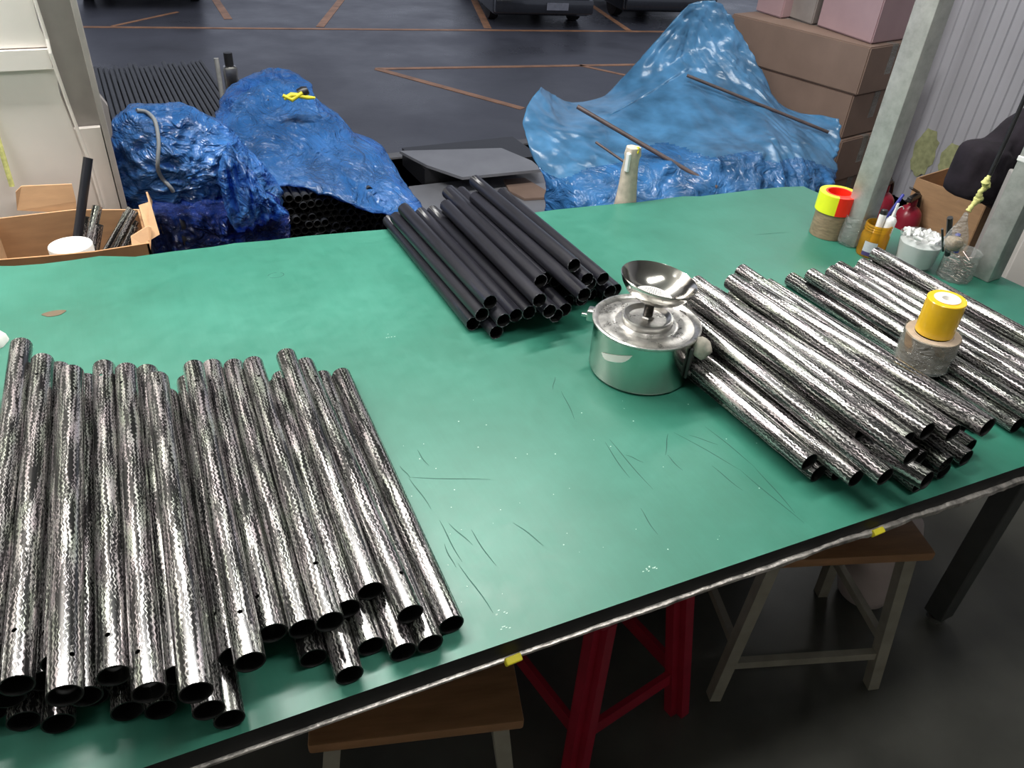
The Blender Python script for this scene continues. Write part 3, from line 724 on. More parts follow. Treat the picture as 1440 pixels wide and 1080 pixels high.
# ------------------------------------------------------------------ tape rolls
def roll(name, label, cat, loc, R_, r_, h, mw, ms, rot=(0, 0, 0), core=True, wob=0, group=None, red=None):
    t = thing(name, label, cat, loc, rot, group); bm = BM()
    wb = (lambda a, z: 1+wob*math.sin(3*a+z*80)) if wob else None
    lathe(bm, [(r_+.003, 0), (R_-.001, 0), (R_, .001), (R_, h-.001), (R_-.001, h), (r_+.003, h)], 56, wob=wb, close=True)
    for f in bm.faces:
        if abs(f.calc_center_median().xy.length-R_) < .0006: f.material_index = 0
        else: f.material_index = 1
    obj('tape', bm, [mw, ms], t, smooth=35)
    if core:
        bm = BM(); lathe(bm, [(r_, -.0002), (r_+.003, -.0002), (r_+.003, h+.0004), (r_, h+.0004)], 40, close=True); obj('core', bm, M_CORE if core is True else core, t, smooth=35)
    return t
# upright stack astride the two piles
b = P(1297, 506, T+.034)
t1 = roll('tape_roll', 'wide brown packing tape roll under the smaller yellow roll, between two tube piles', 'tape', (b.x, b.y, T+.0335), .0485, .032, .062, M_BROWN, M_BROWNTOP, rot=(0, math.radians(-3), 0), core=M_BROWNTOP, wob=.012)
bm = BM(); lathe(bm, [(.053, 0), (.051, .02), (.0495, .045), (.0492, .064), (.0488, .064), (.049, .045), (.0505, .02), (.0525, 0)], 48, wob=lambda a, z: 1+.03*math.sin(5*a+z*60), close=True); obj('wrapping', bm, M_CLEAR, t1, smooth=60)
roll('tape_roll', 'glossy yellow tape roll with white core standing on the brown roll', 'tape', (b.x+.001, b.y+.002, T+.0335+.0625), .0335, .0165, .070, M_YELTAPE, M_YELTAPE, rot=(0, math.radians(-3), 0), core=False)
yt = bpy.data.objects['tape_roll.001']
bm = BM(); lathe(bm, [(.0085, 0), (.0168, 0), (.0168, .0695), (.022, .0704), (.0225, .0712), (.009, .0712), (.0085, .070)], 40, close=True); obj('core', bm, M_CORE, yt, smooth=35)
# stack beside the galvanised post
b = P(1163, 329, T)
t2 = roll('tape_roll', 'brown packing tape roll under the neon roll, beside the steel post', 'tape', (b.x, b.y, T+.0002), .0455, .030, .066, M_BROWN, M_BROWNTOP, core=M_BROWNTOP, wob=.008)
t3 = thing('tape_roll', 'neon yellow and red warning tape roll on top of the brown roll by the post', 'tape', (b.x, b.y+.002, T+.0665), (0, 0, 0))
for nm, mm, a0_, a1_ in (('yellow_tape', M_NEONY, 0, 1), ('red_tape', M_NEONR, 0, 1)):
    bm = BM()
    # view-facing direction of the colour change: the red length starts where the photo shows the seam
    seam = -2.35-.02
    s0, s1 = (seam, seam+1.9) if nm == 'red_tape' else (seam+1.9, seam+2*math.pi)
    n_ = 40; R1 = .0485 if nm == 'yellow_tape' else .0492; hh = .047; rin = .030
    G = []
    for i in range(n_+1):
        a_ = s0+(s1-s0)*i/n_; c_, s_ = math.cos(a_), math.sin(a_)
        G.append([bm.verts.new((q*c_, q*s_, z)) for q, z in ((R1, 0), (R1, hh), (rin+.004, hh), (rin+.004, 0))])
    for i in range(n_):
        for k in range(4): bm.faces.new((G[i][k], G[i+1][k], G[i+1][(k+1) % 4], G[i][(k+1) % 4]))
    bm.faces.new(G[0]); bm.faces.new(G[-1][::-1]); bmesh.ops.recalc_face_normals(bm, faces=bm.faces)
    obj(nm, bm, mm, t3, smooth=35)
bm = BM(); lathe(bm, [(.0285, 0), (.034, 0), (.034, .0475), (.0285, .0475)], 40, close=True); obj('core', bm, M_NEONR, t3, smooth=35)

# ------------------------------------------------------------------ posts standing on the table
def post(px, py, label, wd, rz, bag=False, z1=2.88, tape=False):
    b = P(px, py, T); t = thing('steel_post', label, 'post', (b.x, b.y, T+.0003), (0, 0, rz))
    bm = BM(); box(bm, (0, 0, (z1-T)/2), (wd, wd, z1-T), bev=.003); obj('shaft', bm, M_GALV, t, smooth=40)
    return b, t
pb, pt = post(1198, 340, 'front galvanised square post with plastic film round its foot, by the tapes', .056, math.radians(4))
pb2, pt2 = post(1383, 388, 'right galvanised square post with white tape, hanging cord beside it', .055, math.radians(4))
bm = BM()
for i in range(1): lathe(bm, [(.040, 0), (.044, .004), (.043, .03), (.0405, .06), (.041, .075), (.0405, .075), (.0425, .03), (.0435, .004)], 40, wob=lambda a, z: 1+.05*math.sin(4*a+.8)+.04*math.sin(9*a+z*70), close=True)
fb = obj('plastic_wrap', bm, M_CLEAR, pt, smooth=60)
zt = None
wv = ray(1428, 221); 
tt_ = (pb2.x-.03)/wv.x; zt = (CAM+wv*tt_).z
bm = BM(); box(bm, (0, 0, zt-T), (.058, .058, .012), bev=.002); obj('tape_band', bm, M_WHITEP, pt2)

# ------------------------------------------------------------------ small things at the right end
b = P(1222, 357, T)
def small_stick(name, label, cat, p0, p1, r, m_, n_=12, group=None):
    bm = BM(); p0, p1 = Vector(p0), Vector(p1); tube(bm, [Vector((0, 0, 0)), p1-p0], r, n_); return obj(name, bm, m_, label=label, cat=cat, group=group, loc=p0, smooth=40)
jx, jy = b.x, b.y
t = thing('amber_jar', 'amber plastic jar with ribbed neck and pale label, full of pens', 'jar', (jx, jy, T+.0003))
bm = BM(); lathe(bm, [(0, 0), (.031, 0), (.033, .003), (.033, .052), (.030, .060), (.030, .064), (.0315, .066), (.030, .069), (.0315, .072), (.030, .075), (.0315, .078), (.030, .082), (.0285, .082), (.0285, .060), (.0315, .050), (.0315, .004), (0, .002)], 44)
obj('body', bm, M_AMBER, t, smooth=40)
bm = BM(); ang = math.atan2(-jy, -jx); ga = []
for i in range(13):
    a_ = ang-.10+(.95)*(i/12-.5); ga.append([bm.verts.new((.0334*math.cos(a_), .0334*math.sin(a_), z)) for z in (.006, .016, .042)])
for i in range(12):
    for k in range(2): bm.faces.new((ga[i][k], ga[i+1][k], ga[i+1][k+1], ga[i][k+1])).material_index = 1 if k == 0 else 0
M_LAB = mat('pale_label', (.52, .53, .58), .5, var=.12, scale=120, sc3=(1, 1, 6)); M_LAB2 = mat('violet_label', (.07, .045, .16), .5)
obj('paper_label', bm, [M_LAB, M_LAB2], t, label='pale label with a dark violet lower band')
# marker, glue bottle, pen inside the jar
t = thing('marker', 'white marker pen with a black cap standing in the amber jar', 'pen', (jx-.006, jy-.004, T+.006), (math.radians(-4), math.radians(6), 0))
bm = BM(); lathe(bm, [(0, 0), (.0085, 0), (.0085, .098), (0, .098)], 20); obj('barrel', bm, M_WHITEP, t, smooth=40)
bm = BM(); lathe(bm, [(0, .0982), (.0088, .0982), (.0088, .108), (.007, .110), (0, .110)], 20); obj('cap', bm, M_BLACKP, t, smooth=40)
t = thing('glue_bottle', 'white glue bottle with thin nozzle and loop strap, in the amber jar', 'bottle', (jx+.012, jy-.014, T+.006), (0, math.radians(4), 0))
bm = BM(); lathe(bm, [(0, 0), (.0125, 0), (.0125, .080), (.0125, .088), (.008, .095), (.0045, .097), (0, .097)], 24); obj('body', bm, M_WHITEP, t, smooth=40)
bm = BM(); lathe(bm, [(0, .097), (.0045, .0972), (.003, .120), (.0034, .1205), (.003, .130), (0, .1305)], 16); obj('nozzle', bm, M_WHITEP, t, smooth=40)
bm = BM(); tube(bm, [(.004+.013*(1-math.cos(a_)), -.006*math.sin(a_)*0, .108+.013*math.sin(a_)) for a_ in [math.pi*(-.35+1.2*i/14) for i in range(15)]], .0012, 8); obj('strap', bm, M_WHITEP, t, smooth=60)
small_stick('blue_pen', 'blue pen leaning out of the amber jar to the right', 'pen', (jx+.004, jy+.014, T+.03), Q(1270, 274, jy+.05), .004, M_BLUEP)

# white tub with lumps
b = P(1283, 372, T); tubr = .046
t = thing('plastic_tub', 'round translucent tub heaped with white pieces, behind the far right pile', 'tub', (b.x, b.y, T+.0003))
bm = BM(); lathe(bm, [(0, 0), (.041, 0), (.043, .003), (.051, .070), (.0525, .072), (.0525, .076), (.050, .076), (.050, .071), (.042, .005), (0, .003)], 56); obj('body', bm, M_CLEARP, t, smooth=40)
rr = random.Random(4)
bm = BM(); lathe(bm, [(0, .006), (.0405, .006), (.0475, .060), (.03, .066), (0, .068)], 40, wob=lambda a, z: 1+.02*math.sin(7*a)); 
for i in range(60):
    a_ = rr.uniform(0, 6.28); q = .043*math.sqrt(rr.random()); M = Matrix.Rotation(rr.uniform(0, 3), 3, 'Z') @ Matrix.Rotation(rr.uniform(.6, 2.4), 3, 'X')
    lathe(bm, [(0, -.010), (.0045, -.010), (.0045, .010), (0, .010)], 10, c=(q*math.cos(a_), q*math.sin(a_), .069+.006*rr.random()+(.010 if math.cos(a_-2.9) > .6 else 0)), M=M)
obj('plug_heap', bm, M_WHITEP, label='heap of small white plastic plugs filling the round tub', cat='plugs', kind='stuff', loc=(b.x, b.y, T+.0003), smooth=40)

# film-wrapped cup with sticks
b = P(1340, 390, T)
t = thing('wrapped_cup', 'cup wrapped in crinkled clear film holding black sticks, beside the right post', 'cup', (b.x, b.y, T+.0003))
bm = BM()
lathe(bm, [(0, 0), (.036, 0), (.038, .004), (.037, .055), (.039, .070), (.0375, .070), (.0355, .055), (.0365, .005), (0, .003)], 60, wob=lambda a, z: 1+.035*math.sin(11*a+z*90)+.02*math.sin(23*a-z*120)); obj('cup', bm, M_CLEAR, t, smooth=50)
M_METALBITS = mat('wire_bits', (.35, .27, .25), .3, metal=.8, var=.6, scale=90, sc3=(1, 1, 6), bump=.8)
bm = BM(); rr = random.Random(12)
for i in range(60):
    a_ = rr.uniform(0, 6.28); q = .031*math.sqrt(rr.random()); a2 = rr.uniform(0, 6.28); zz = rr.uniform(.008, .045)
    tube(bm, [(q*math.cos(a_), q*math.sin(a_), zz), (.031*math.cos(a2), .031*math.sin(a2), zz+rr.uniform(-.01, .012))], .0012, 6)
obj('wire_piece', bm, M_METALBITS, label='tangle of thin wire pieces inside the film-wrapped cup', cat='wire', kind='stuff', loc=(b.x, b.y, T+.0003))
def up(px0, py0, px1, py1, Y, dy=0): return Q(px0, py0, Y), Q(px1, py1, Y+dy)
for (p0, p1, r, mm, lb) in (((1333, 350), (1336, 306), .0062, M_BLACKP, 'thick black stick standing in the film-wrapped cup'), ((1326, 348), (1325, 322), .0025, M_BLACKP, 'thin black rod at the left of the film-wrapped cup'), ((1345, 350), (1347, 330), .006, M_BLUEP, 'dark blue handle standing in the film-wrapped cup')):
    a_ = Q(*p0, b.y); c_ = Q(*p1, b.y); d_ = (c_-a_)
    base = a_-d_*(.2); small_stick('stick', lb, 'stick', base, c_, r, mm, 8)
# hanging cord, knots and plastic bag
Yc = b.y-.03
pts = [Q(1500, -10, Yc)+Vector((0, 0, 2.9-Q(1500, -10, Yc).z))]+[Q(x, y, Yc) for x, y in ((1500, -10), (1440, 140), (1418, 190), (1392, 246))]
t = thing('hanging_cord', 'dark cord ending in yellowed knots, hanging by the right post', 'cord', pts[-1])
o_ = pts[-1]; bm = BM(); tube(bm, [p-o_ for p in pts], .0045, 8); obj('dark_strap', bm, M_BLACKP, t, smooth=60)
kp = [(1392, 246), (1386, 256), (1388, 262), (1378, 270), (1376, 280), (1368, 288), (1360, 299)]
bm = BM(); q = [Q(x, y, Yc) for x, y in kp]; rs = [.003, .008, .0065, .0045, .009, .0045, .006]; fine = []; fr = []
for i in range(len(q)-1):
    for k in range(6): f = k/6; fine.append(q[i].lerp(q[i+1], f)-o_); fr.append((rs[i]*(1-f)+rs[i+1]*f)*(1+.18*math.sin(i*7+k*2.4)))
tube(bm, fine, fr, 10); obj('knotted_end', bm, M_YCORD, t, smooth=60)
q0 = Q(1360, 298, Yc); t = thing('small_bag', 'small clear bag with beige contents hanging from the yellowed knots', 'bag', q0)
bm = BM(); prof = [(0, 0), (.004, -.002), (.008, -.02), (.020, -.05), (.024, -.068), (.020, -.085), (.008, -.095), (0, -.096)]; lathe(bm, prof, 30, wob=lambda a, z: 1+.12*math.sin(3*a+z*30)+.05*math.sin(9*a)); obj('film', bm, M_CLEAR, t, smooth=60)
bm = BM(); lathe(bm, [(0, -.060), (.015, -.062), (.019, -.072), (.012, -.088), (0, -.091)], 20, wob=lambda a, z: 1+.1*math.sin(4*a)); obj('contents', bm, mat('beige_bits', (.42, .32, .22), .7, var=.4, scale=120), t, smooth=60)

# ------------------------------------------------------------------ behind the right posts
def extinguisher(px, py, zt, label):
    c = P(px, py, zt); t = thing('fire_extinguisher', label, 'fire extinguisher', (c.x, c.y, 0), (0, 0, .3))
    bm = BM(); lathe(bm, [(0, .002), (.052, .002), (.058, .01), (.058, zt-.09), (.052, zt-.06), (.035, zt-.04), (.018, zt-.03), (.016, zt), (0, zt)], 36); obj('cylinder', bm, M_EXT, t, smooth=40)
    bm = BM(); box(bm, (-.02, 0, zt+.012), (.10, .022, .024), bev=.004); bar(bm, (.01, 0, zt+.03), (-.10, 0, zt+.075), .018, .007); bar(bm, (.01, 0, zt+.02), (-.09, 0, zt+.01), .018, .006); obj('handle', bm, M_BLACKP, t)
    bm = BM(); tube(bm, [(.03, 0, zt+.01), (.06, 0, zt), (.085, 0, zt-.05), (.08, 0, zt-.15), (.07, 0, zt-.25)], .009, 10); obj('hose', bm, M_BLACKP, t, smooth=60)
    bm = BM(); ga = []
    for i in range(11):
        a_ = -2.9+1.5*i/10; ga.append([bm.verts.new((.0586*math.cos(a_), .0586*math.sin(a_), z)) for z in (zt-.30, zt-.17)])
    for i in range(10): bm.faces.new((ga[i][0], ga[i+1][0], ga[i+1][1], ga[i][1]))
    obj('paper_label', bm, M_LAB, t)
extinguisher(1247, 260, .40, 'red fire extinguisher standing directly right of the front post')
extinguisher(1286, 280, .36, 'red fire extinguisher half hidden behind the open carton')

def carton(name, label, corners, z0, z1, m_, parts=None, open_top=False):
    """corners: four floor points in order; closed carton body with tape seam"""
    c = sum((Vector((x, y, 0)) for x, y in corners), Vector())/4; t = thing(name, label, 'box', (c.x, c.y, z0))
    bm = BM(); prism(bm, [(x-c.x, y-c.y) for x, y in corners], 0, z1-z0); 
    bmesh.ops.bevel(bm, geom=list(bm.edges), offset=.006, segments=2, affect='EDGES'); obj('body', bm, m_, t, smooth=40); return t, c
def quadpts(c0, d1, l1, d2, l2): return [tuple(c0), tuple(c0+d1*l1), tuple(c0+d1*l1+d2*l2), tuple(c0+d2*l2)]
# open carton
cA = P(1290, 250, .42); cB = P(1388, 285, .42); d1 = (cB-cA).to_2d().normalized(); d2 = Vector((-d1.y, d1.x))
if d2.y < 0: d2 = -d2
d2 = Vector((max(.3, d2.x), d2.y)).normalized()
q = quadpts(cA.to_2d(), d1, (cB-cA).to_2d().length, d2, .32); cc = sum((Vector(x) for x in q), Vector((0, 0)))/4
t = thing('open_carton', 'open brown cardboard carton by the fire extinguishers and dark garment', 'box', (cc.x, cc.y, 0))
for i, nm in enumerate(('front_panel', 'side_panel', 'back_panel', 'side_panel')):
    a_, b_ = Vector(q[i])-cc, Vector(q[(i+1) % 4])-cc; bm = BM(); bar(bm, (a_.x, a_.y, .21), (b_.x, b_.y, .21), .006, .42); obj(nm, bm, M_CARD, t)
bm = BM(); prism(bm, [tuple(Vector(x)-cc) for x in q], 0, .006); obj('bottom', bm, M_CARD, t)
# dark garment heap behind: lumpy cloth over the carton
def inflate(name, outline, Y, df, db, mats, label=None, cat=None, parent=None, rings=22, seg=96, wr=.012, ws=9, seed=1, center=None, Yf=None, rnd_=.5, stretch=(1, 1, 1), group=None, inner=None):
    """rounded body whose front silhouette is the given outline; real depth df + db"""
    pts = [Q(x, y, (Yf(x, y) if Yf else Y)) for x, y in outline]
    c = Q(*center, (Yf(*center) if Yf else Y)) if center else sum(pts, Vector())/len(pts)
    per = [0]
    for i in range(len(pts)): per.append(per[-1]+(pts[(i+1) % len(pts)]-pts[i]).length)
    rim = []
    for k in range(seg):
        s = per[-1]*k/seg
        for i in range(len(pts)):
            if per[i] <= s < per[i+1]+1e-9:
                f = (s-per[i])/(per[i+1]-per[i]); a_, b_ = pts[i], pts[(i+1) % len(pts)]
                rim.append(a_.lerp(b_, f)); break
    sm = [(rim[i-1]+rim[i]*2+rim[(i+1) % seg])/4 for i in range(seg)]; rim = sm
    bm = BM(); vc = bm.verts.new(c+Vector((0, -df, 0))-c); prev = None; base = c
    def wrin(p, k):
        d = Vector((p.x*stretch[0], p.y*stretch[1], p.z*stretch[2]))
        rg = 1-2*abs(noise.noise(d*ws+Vector((seed, 0, 0)))); rg2 = 1-2*abs(noise.noise(d*ws*2.3+Vector((0, seed, 0))))
        rg3 = 1-2*abs(noise.noise(d*ws*4.7+Vector((seed, seed, 0))))
        return wr*(rg+.55*rg2+.3*rg3-.5)*k
    R_ = []
    for side in (-1, 1):
        n_r = rings if side < 0 else rings//2
        for j in range(1, n_r+1) if side < 0 else range(n_r-1, 0, -1):
            s = math.sin(math.pi/2*j/n_r); hgt = math.sqrt(max(0, 1-s**2.2))**.8
            ring = []
            for k in range(seg):
                p = c+(rim[k]-c)*s; dpt = (df if side < 0 else db)*hgt
                v = p+Vector((0, side*dpt, 0)); ww = wrin(v, 1.0)
                dirn = Vector(((rim[k]-c).x*s, -1.0*hgt*.3, (rim[k]-c).z*s)); dirn.normalize()
                v = v+dirn*ww+Vector((0, -ww*.8*(side < 0), 0)); ring.append(bm.verts.new(v-base))
            R_.append(ring)
    for k in range(seg): bm.faces.new((vc, R_[0][(k+1) % seg], R_[0][k]))
    for A, B in zip(R_, R_[1:]):
        for k in range(seg): bm.faces.new((A[k], A[(k+1) % seg], B[(k+1) % seg], B[k]))
    ve = bm.verts.new(Vector((0, db, 0)))
    for k in range(seg): bm.faces.new((ve, R_[-1][k], R_[-1][(k+1) % seg]))
    bmesh.ops.recalc_face_normals(bm, faces=bm.faces)
    loc = base if parent is None else base-parent.location
    res = obj(name, bm, mats, parent, loc, smooth=180, label=label, cat=cat, group=group)
    if inner:
        me2 = res.data.copy(); me2.materials.clear(); me2.materials.append(inner)
        for v in me2.vertices: v.co = Vector((v.co.x*.86, v.co.y*.86+.004, v.co.z*.86-.004))
        obj('contents', me2, (), res)
    return res
inflate('dark_garment', [(1338, 268), (1352, 235), (1365, 205), (1382, 200), (1400, 200), (1440, 165), (1490, 135), (1510, 200), (1500, 330), (1460, 330), (1400, 290), (1360, 276)], 1.72, .10, .12, M_CLOTH, 'dark garment heaped over the open carton in front of the ribbed wall', 'clothing', wr=.02, ws=5, seed=5)
# grey cabinet
c0 = P(1393, 398, .45)
t = thing('metal_cabinet', 'pale grey cabinet with recessed drawer handle behind the right post', 'cabinet', (c0.x, c0.y, 0), (0, 0, math.radians(-48)))
bm = BM(); box(bm, (.31, .2, .36), (.62, .4, .72), bev=.006); obj('body', bm, M_CAB, t, smooth=40)
for k, z in enumerate((.04, .37)):
    bm = BM(); box(bm, (.31, -.008, z+.16), (.56, .016, .31), bev=.004); d = obj('drawer', bm, M_CAB, t, smooth=40)
    bm = BM(); box(bm, (.13, -.018, z+.17), (.03, .006, .12), bev=.002); obj('handle', bm, M_CABD, d)

# ------------------------------------------------------------------ stools and things under the table
def wooden_stool(corners_px, zt, label, legpx=None):
    fl, fr = [P(*p, zt) for p in corners_px]; d = (fr-fl).to_2d(); Wd = d.length; ang = math.atan2(d.y, d.x)
    n2 = Vector((-d.y, d.x)).normalized(); c = (fl+fr).to_2d()/2+n2*.13
    t = thing('wooden_stool', label, 'stool', (c.x, c.y, 0), (0, 0, ang))
    bm = BM(); box(bm, (0, 0, zt-.012), (Wd, .26, .024), bev=.005); obj('seat', bm, M_WOOD, t, smooth=40)
    bm = BM()
    for sx in (-1, 1):
        for sy in (-1, 1):
            bm2 = BM(); bar(bm2, (sx*(Wd/2-.035), sy*.10, zt-.026), (sx*(Wd/2+.012), sy*.135, 0), .026, .026, up=(0, 1, 0)); obj('leg', bm2, M_STOOLLEG, t)
    bm.free()
    for sy in (-1, 1):
        bm = BM(); z = .11 if sy < 0 else .16; bar(bm, (-(Wd/2-.005), sy*.125, z), (Wd/2-.005, sy*.125, z), .016, .022); obj('stretcher', bm, M_STOOLLEG, t)
    bm = BM()
    for sx in (-1, 1):
        bm = BM(); bar(bm, (sx*(Wd/2-.01), -.12, .16), (sx*(Wd/2-.01), .12, .16), .016, .02); obj('stretcher', bm, M_STOOLLEG, t)
    return t
wooden_stool(((1078, 790), (1318, 778)), .45, 'wooden-topped stool with pale metal legs under the right part of the table')
wooden_stool(((432, 1050), (738, 1014)), .45, 'wooden-topped stool under the table edge at the bottom left')
# red plastic stool
t = thing('plastic_stool', 'red plastic stool under the table between the two wooden stools', 'stool', (.69, .80, 0), (0, 0, math.radians(8)))
bm = BM(); box(bm, (0, 0, .455), (.26, .26, .03), bev=.012); obj('seat', bm, M_RED, t, smooth=40)
for sx in (-1, 1):
    for sy in (-1, 1):
        bm = BM(); a_ = Vector((sx*.10, sy*.10, .44)); b_ = Vector((sx*.15, sy*.15, 0))
        r = bar(bm, a_, b_, .055, .022, up=(0, 1, 0)); r = bar(bm, a_, b_, .022, .055, up=(0, 1, 0)); obj('leg', bm, M_RED, t)
for sx in (-1, 1):
    bm = BM(); bar(bm, (sx*.135, -.12, .13), (sx*.135, .12, .13), .012, .04); obj('rail', bm, M_RED, t)
    bm = BM(); bar(bm, (-.12, sx*.135, .13), (.12, sx*.135, .13), .012, .04); obj('rail', bm, M_RED, t)
b = P(1210, 866, 0)
t = thing('plastic_jug', 'milky rounded plastic jug on the floor behind the right stool', 'jug', (b.x+.05, b.y+.05, 0))
bm = BM(); lathe(bm, [(0, 0), (.04, .002), (.062, .02), (.074, .06), (.076, .12), (.074, .24), (.06, .29), (.03, .31), (.022, .33), (0, .33)], 40); obj('body', bm, M_JUG, t, smooth=60)
bm = BM(); lathe(bm, [(0, .331), (.025, .331), (.025, .355), (0, .355)], 24); obj('cap', bm, M_JUG, t, smooth=40)
bm = BM(); tube(bm, [(.02, 0, .32), (.06, 0, .335), (.085, 0, .30), (.078, 0, .24)], .009, 10); obj('handle', bm, M_JUG, t, smooth=60)
b = P(1290, 815, 0)
t = thing('dark_bucket', 'dark bucket with a pale rim behind the wooden stool on the right', 'bucket', (b.x+.10, b.y+.22, 0))
bm = BM(); lathe(bm, [(0, .002), (.085, .002), (.105, .26), (.1, .26), (.082, .01), (0, .01)], 36); obj('body', bm, M_DARKSTEEL, t, smooth=40)
bm = BM(); lathe(bm, [(.1, .255), (.109, .255), (.109, .265), (.1, .265)], 36, close=True); obj('rim', bm, M_JUG, t, smooth=40)
t = thing('storage_crate', 'dark crate standing on the floor beneath the middle of the table', 'crate', (1.15, 1.42-.25, 0), (0, 0, .05))
M_CRATE = mat('blue_grey_crate', (.03, .04, .06), .5)
for i, (cx0, cy0, sx, sy) in enumerate(((0, -.17, .56, .012), (0, .17, .56, .012), (-.28, 0, .012, .34), (.28, 0, .012, .34))):
    bm = BM(); box(bm, (cx0, cy0, .15), (sx, sy, .28)); box(bm, (cx0, cy0, .285), (sx+.012, sy+.012, .02)); obj('side_panel', bm, M_CRATE, t)
bm = BM(); box(bm, (0, 0, .01), (.56, .34, .012)); obj('bottom', bm, M_CRATE, t)

# ------------------------------------------------------------------ left: cardboard box with offcuts
YF, YB = 1.83, 2.12
zr = Q(100, 358, YF).z
xa, xb = Q(-30, 352, YF).x, Q(212, 352, YF).x
bx = thing('cardboard_box', 'open worn cardboard box behind the left end of the table, full of offcuts', 'box', ((xa+xb)/2, (YF+YB)/2, 0))
ox, oy = (xa+xb)/2, (YF+YB)/2
def cardpanel(name, pts, th=.005, m_=M_CARD, dirv=(0, 1, 0)):
    bm = BM(); dv = Vector(dirv)*th; pts = [Vector(p)-Vector((ox, oy, 0)) for p in pts]
    a_ = [bm.verts.new(p) for p in pts]; b_ = [bm.verts.new(p+dv) for p in pts]; n_ = len(pts)
    bm.faces.new(a_); bm.faces.new(b_[::-1])
    for i in range(n_): bm.faces.new((a_[i], b_[i], b_[(i+1) % n_], a_[(i+1) % n_]))
    bmesh.ops.recalc_face_normals(bm, faces=bm.faces); return obj(name, bm, m_, bx)
cardpanel('front_panel', [(xa, YF, 0), (xb, YF, 0), (xb, YF, zr+.002), ((xa+xb)/2+.05, YF, zr-.001), ((xa+xb)/2-.05, YF, zr+.004), (xa, YF, zr+.012)], m_=M_CARDEDGE)
zbk = Q(150, 290, YB).z
cardpanel('back_panel', [(xa, YB, 0), (xb, YB, 0), (xb, YB, zbk-.02), (xa+.18, YB, zbk+.0), (xa, YB, zbk)])
cardpanel('side_panel', [(xa, YF, 0), (xa, YB, 0), (xa, YB, zbk), (xa, YF, zr+.01)], dirv=(1, 0, 0))
cardpanel('side_panel', [(xb, YF, 0), (xb, YB, 0), (xb, YB, zbk-.02), (xb, YF, zr)], dirv=(-1, 0, 0), m_=M_CARDEDGE)
cardpanel('flap', [Q(22, 270, YB+.012), Q(30, 262, YB+.02), Q(101, 259, YB+.02), Q(107, 283, YB+.012), Q(107, 300, YB+.008), Q(24, 296, YB+.008)])
cardpanel('flap', [(xb, YF+.02, zr), (xb, YF+.24, zr), Q(212, 283, YF+.22), Q(205, 270, YF+.1), Q(222, 330, YF+.03)], dirv=(.8, 0, 0), th=.005)
cardpanel('flap', [Q(186, 352, YF+.008), Q(212, 352, YF+.008), Q(213, 320, YF+.03), Q(208, 318, YF+.04), Q(184, 333, YF+.03)], dirv=(0, .9, 0))
cardpanel('bottom', [(xa, YF, .02), (xb, YF, .02), (xb, YB, .02), (xa, YB, .02)], dirv=(0, 0, -1))
def boxtube(p0, p1, Y0, Y1, r, label, m_=None, group=None):
    a_, b_ = Q(*p0, Y0), Q(*p1, Y1); L = (b_-a_).length
    me = tube_mesh('offcut_tube', L, r, .0012, [], [m_ or M_CARBON, M_TUBEIN], nseg=24); o = obj('offcut_tube', me, (), label=label, cat='tube', group=group)
    d = (b_-a_).normalized(); x_ = d.orthogonal().normalized(); z_ = x_.cross(d); M4 = (Matrix((x_, d, z_)).transposed()).to_4x4(); M4.translation = a_; o.matrix_world = M4
boxtube((104, 372), (124, 222), 1.95, 2.02, .0105, 'tallest slim black tube standing up out of the cardboard box', M_BLACKTUBE)
boxtube((120, 372), (137, 290), 1.93, 2.0, .011, 'short upright carbon tube right of the tallest one in the cardboard box')
boxtube((130, 372), (139, 316), 1.91, 1.93, .010, 'lowest upright carbon tube in the middle of the cardboard box')
boxtube((112, 375), (122, 305), 2.03, 2.06, .010, 'carbon tube hidden behind the tallest one in the cardboard box')
for i, (p0, p1, y0_, y1_) in enumerate([((138, 372), (184, 293), 2.0, 2.06), ((148, 372), (190, 297), 1.97, 2.03), ((150, 374), (186, 304), 1.94, 1.98), ((160, 374), (191, 310), 1.96, 2.0), ((166, 374), (190, 318), 1.92, 1.95), ((143, 372), (178, 300), 2.03, 2.09)]):
    boxtube(p0, p1, y0_, y1_, .0085, 'slanting carbon offcut in the bundle at the right of the cardboard box', group='slanting offcuts in the cardboard box')
b = Q(101, 352, 1.90)
t = thing('white_roll', 'white cup-like roll in the cardboard box beside the table edge', 'roll', (b.x, 1.90, b.z-.078))
bm = BM(); lathe(bm, [(.0, 0), (.046, 0), (.047, .09), (.046, .092), (.0, .088)], 40); obj('wall', bm, M_CORE, t, smooth=40)
small_stick('yellow_rod', 'thin yellowish rod leaning on the white wall at the left edge', 'rod', Q(17, 262, 2.17), Q(-12, 165, 2.19), .006, M_YCORD)
b = P(3, 487, T); bm = BM(); lathe(bm, [(0, 0), (.022, 0), (.020, .012), (.008, .03), (0, .034)], 20, wob=lambda a, z: 1+.1*math.sin(4*a))
obj('paper_scrap', bm, M_CORE, label='crumpled white paper scrap behind the front left pile', cat='paper', loc=(b.x-.012, b.y+.015, T+.0003), smooth=60)

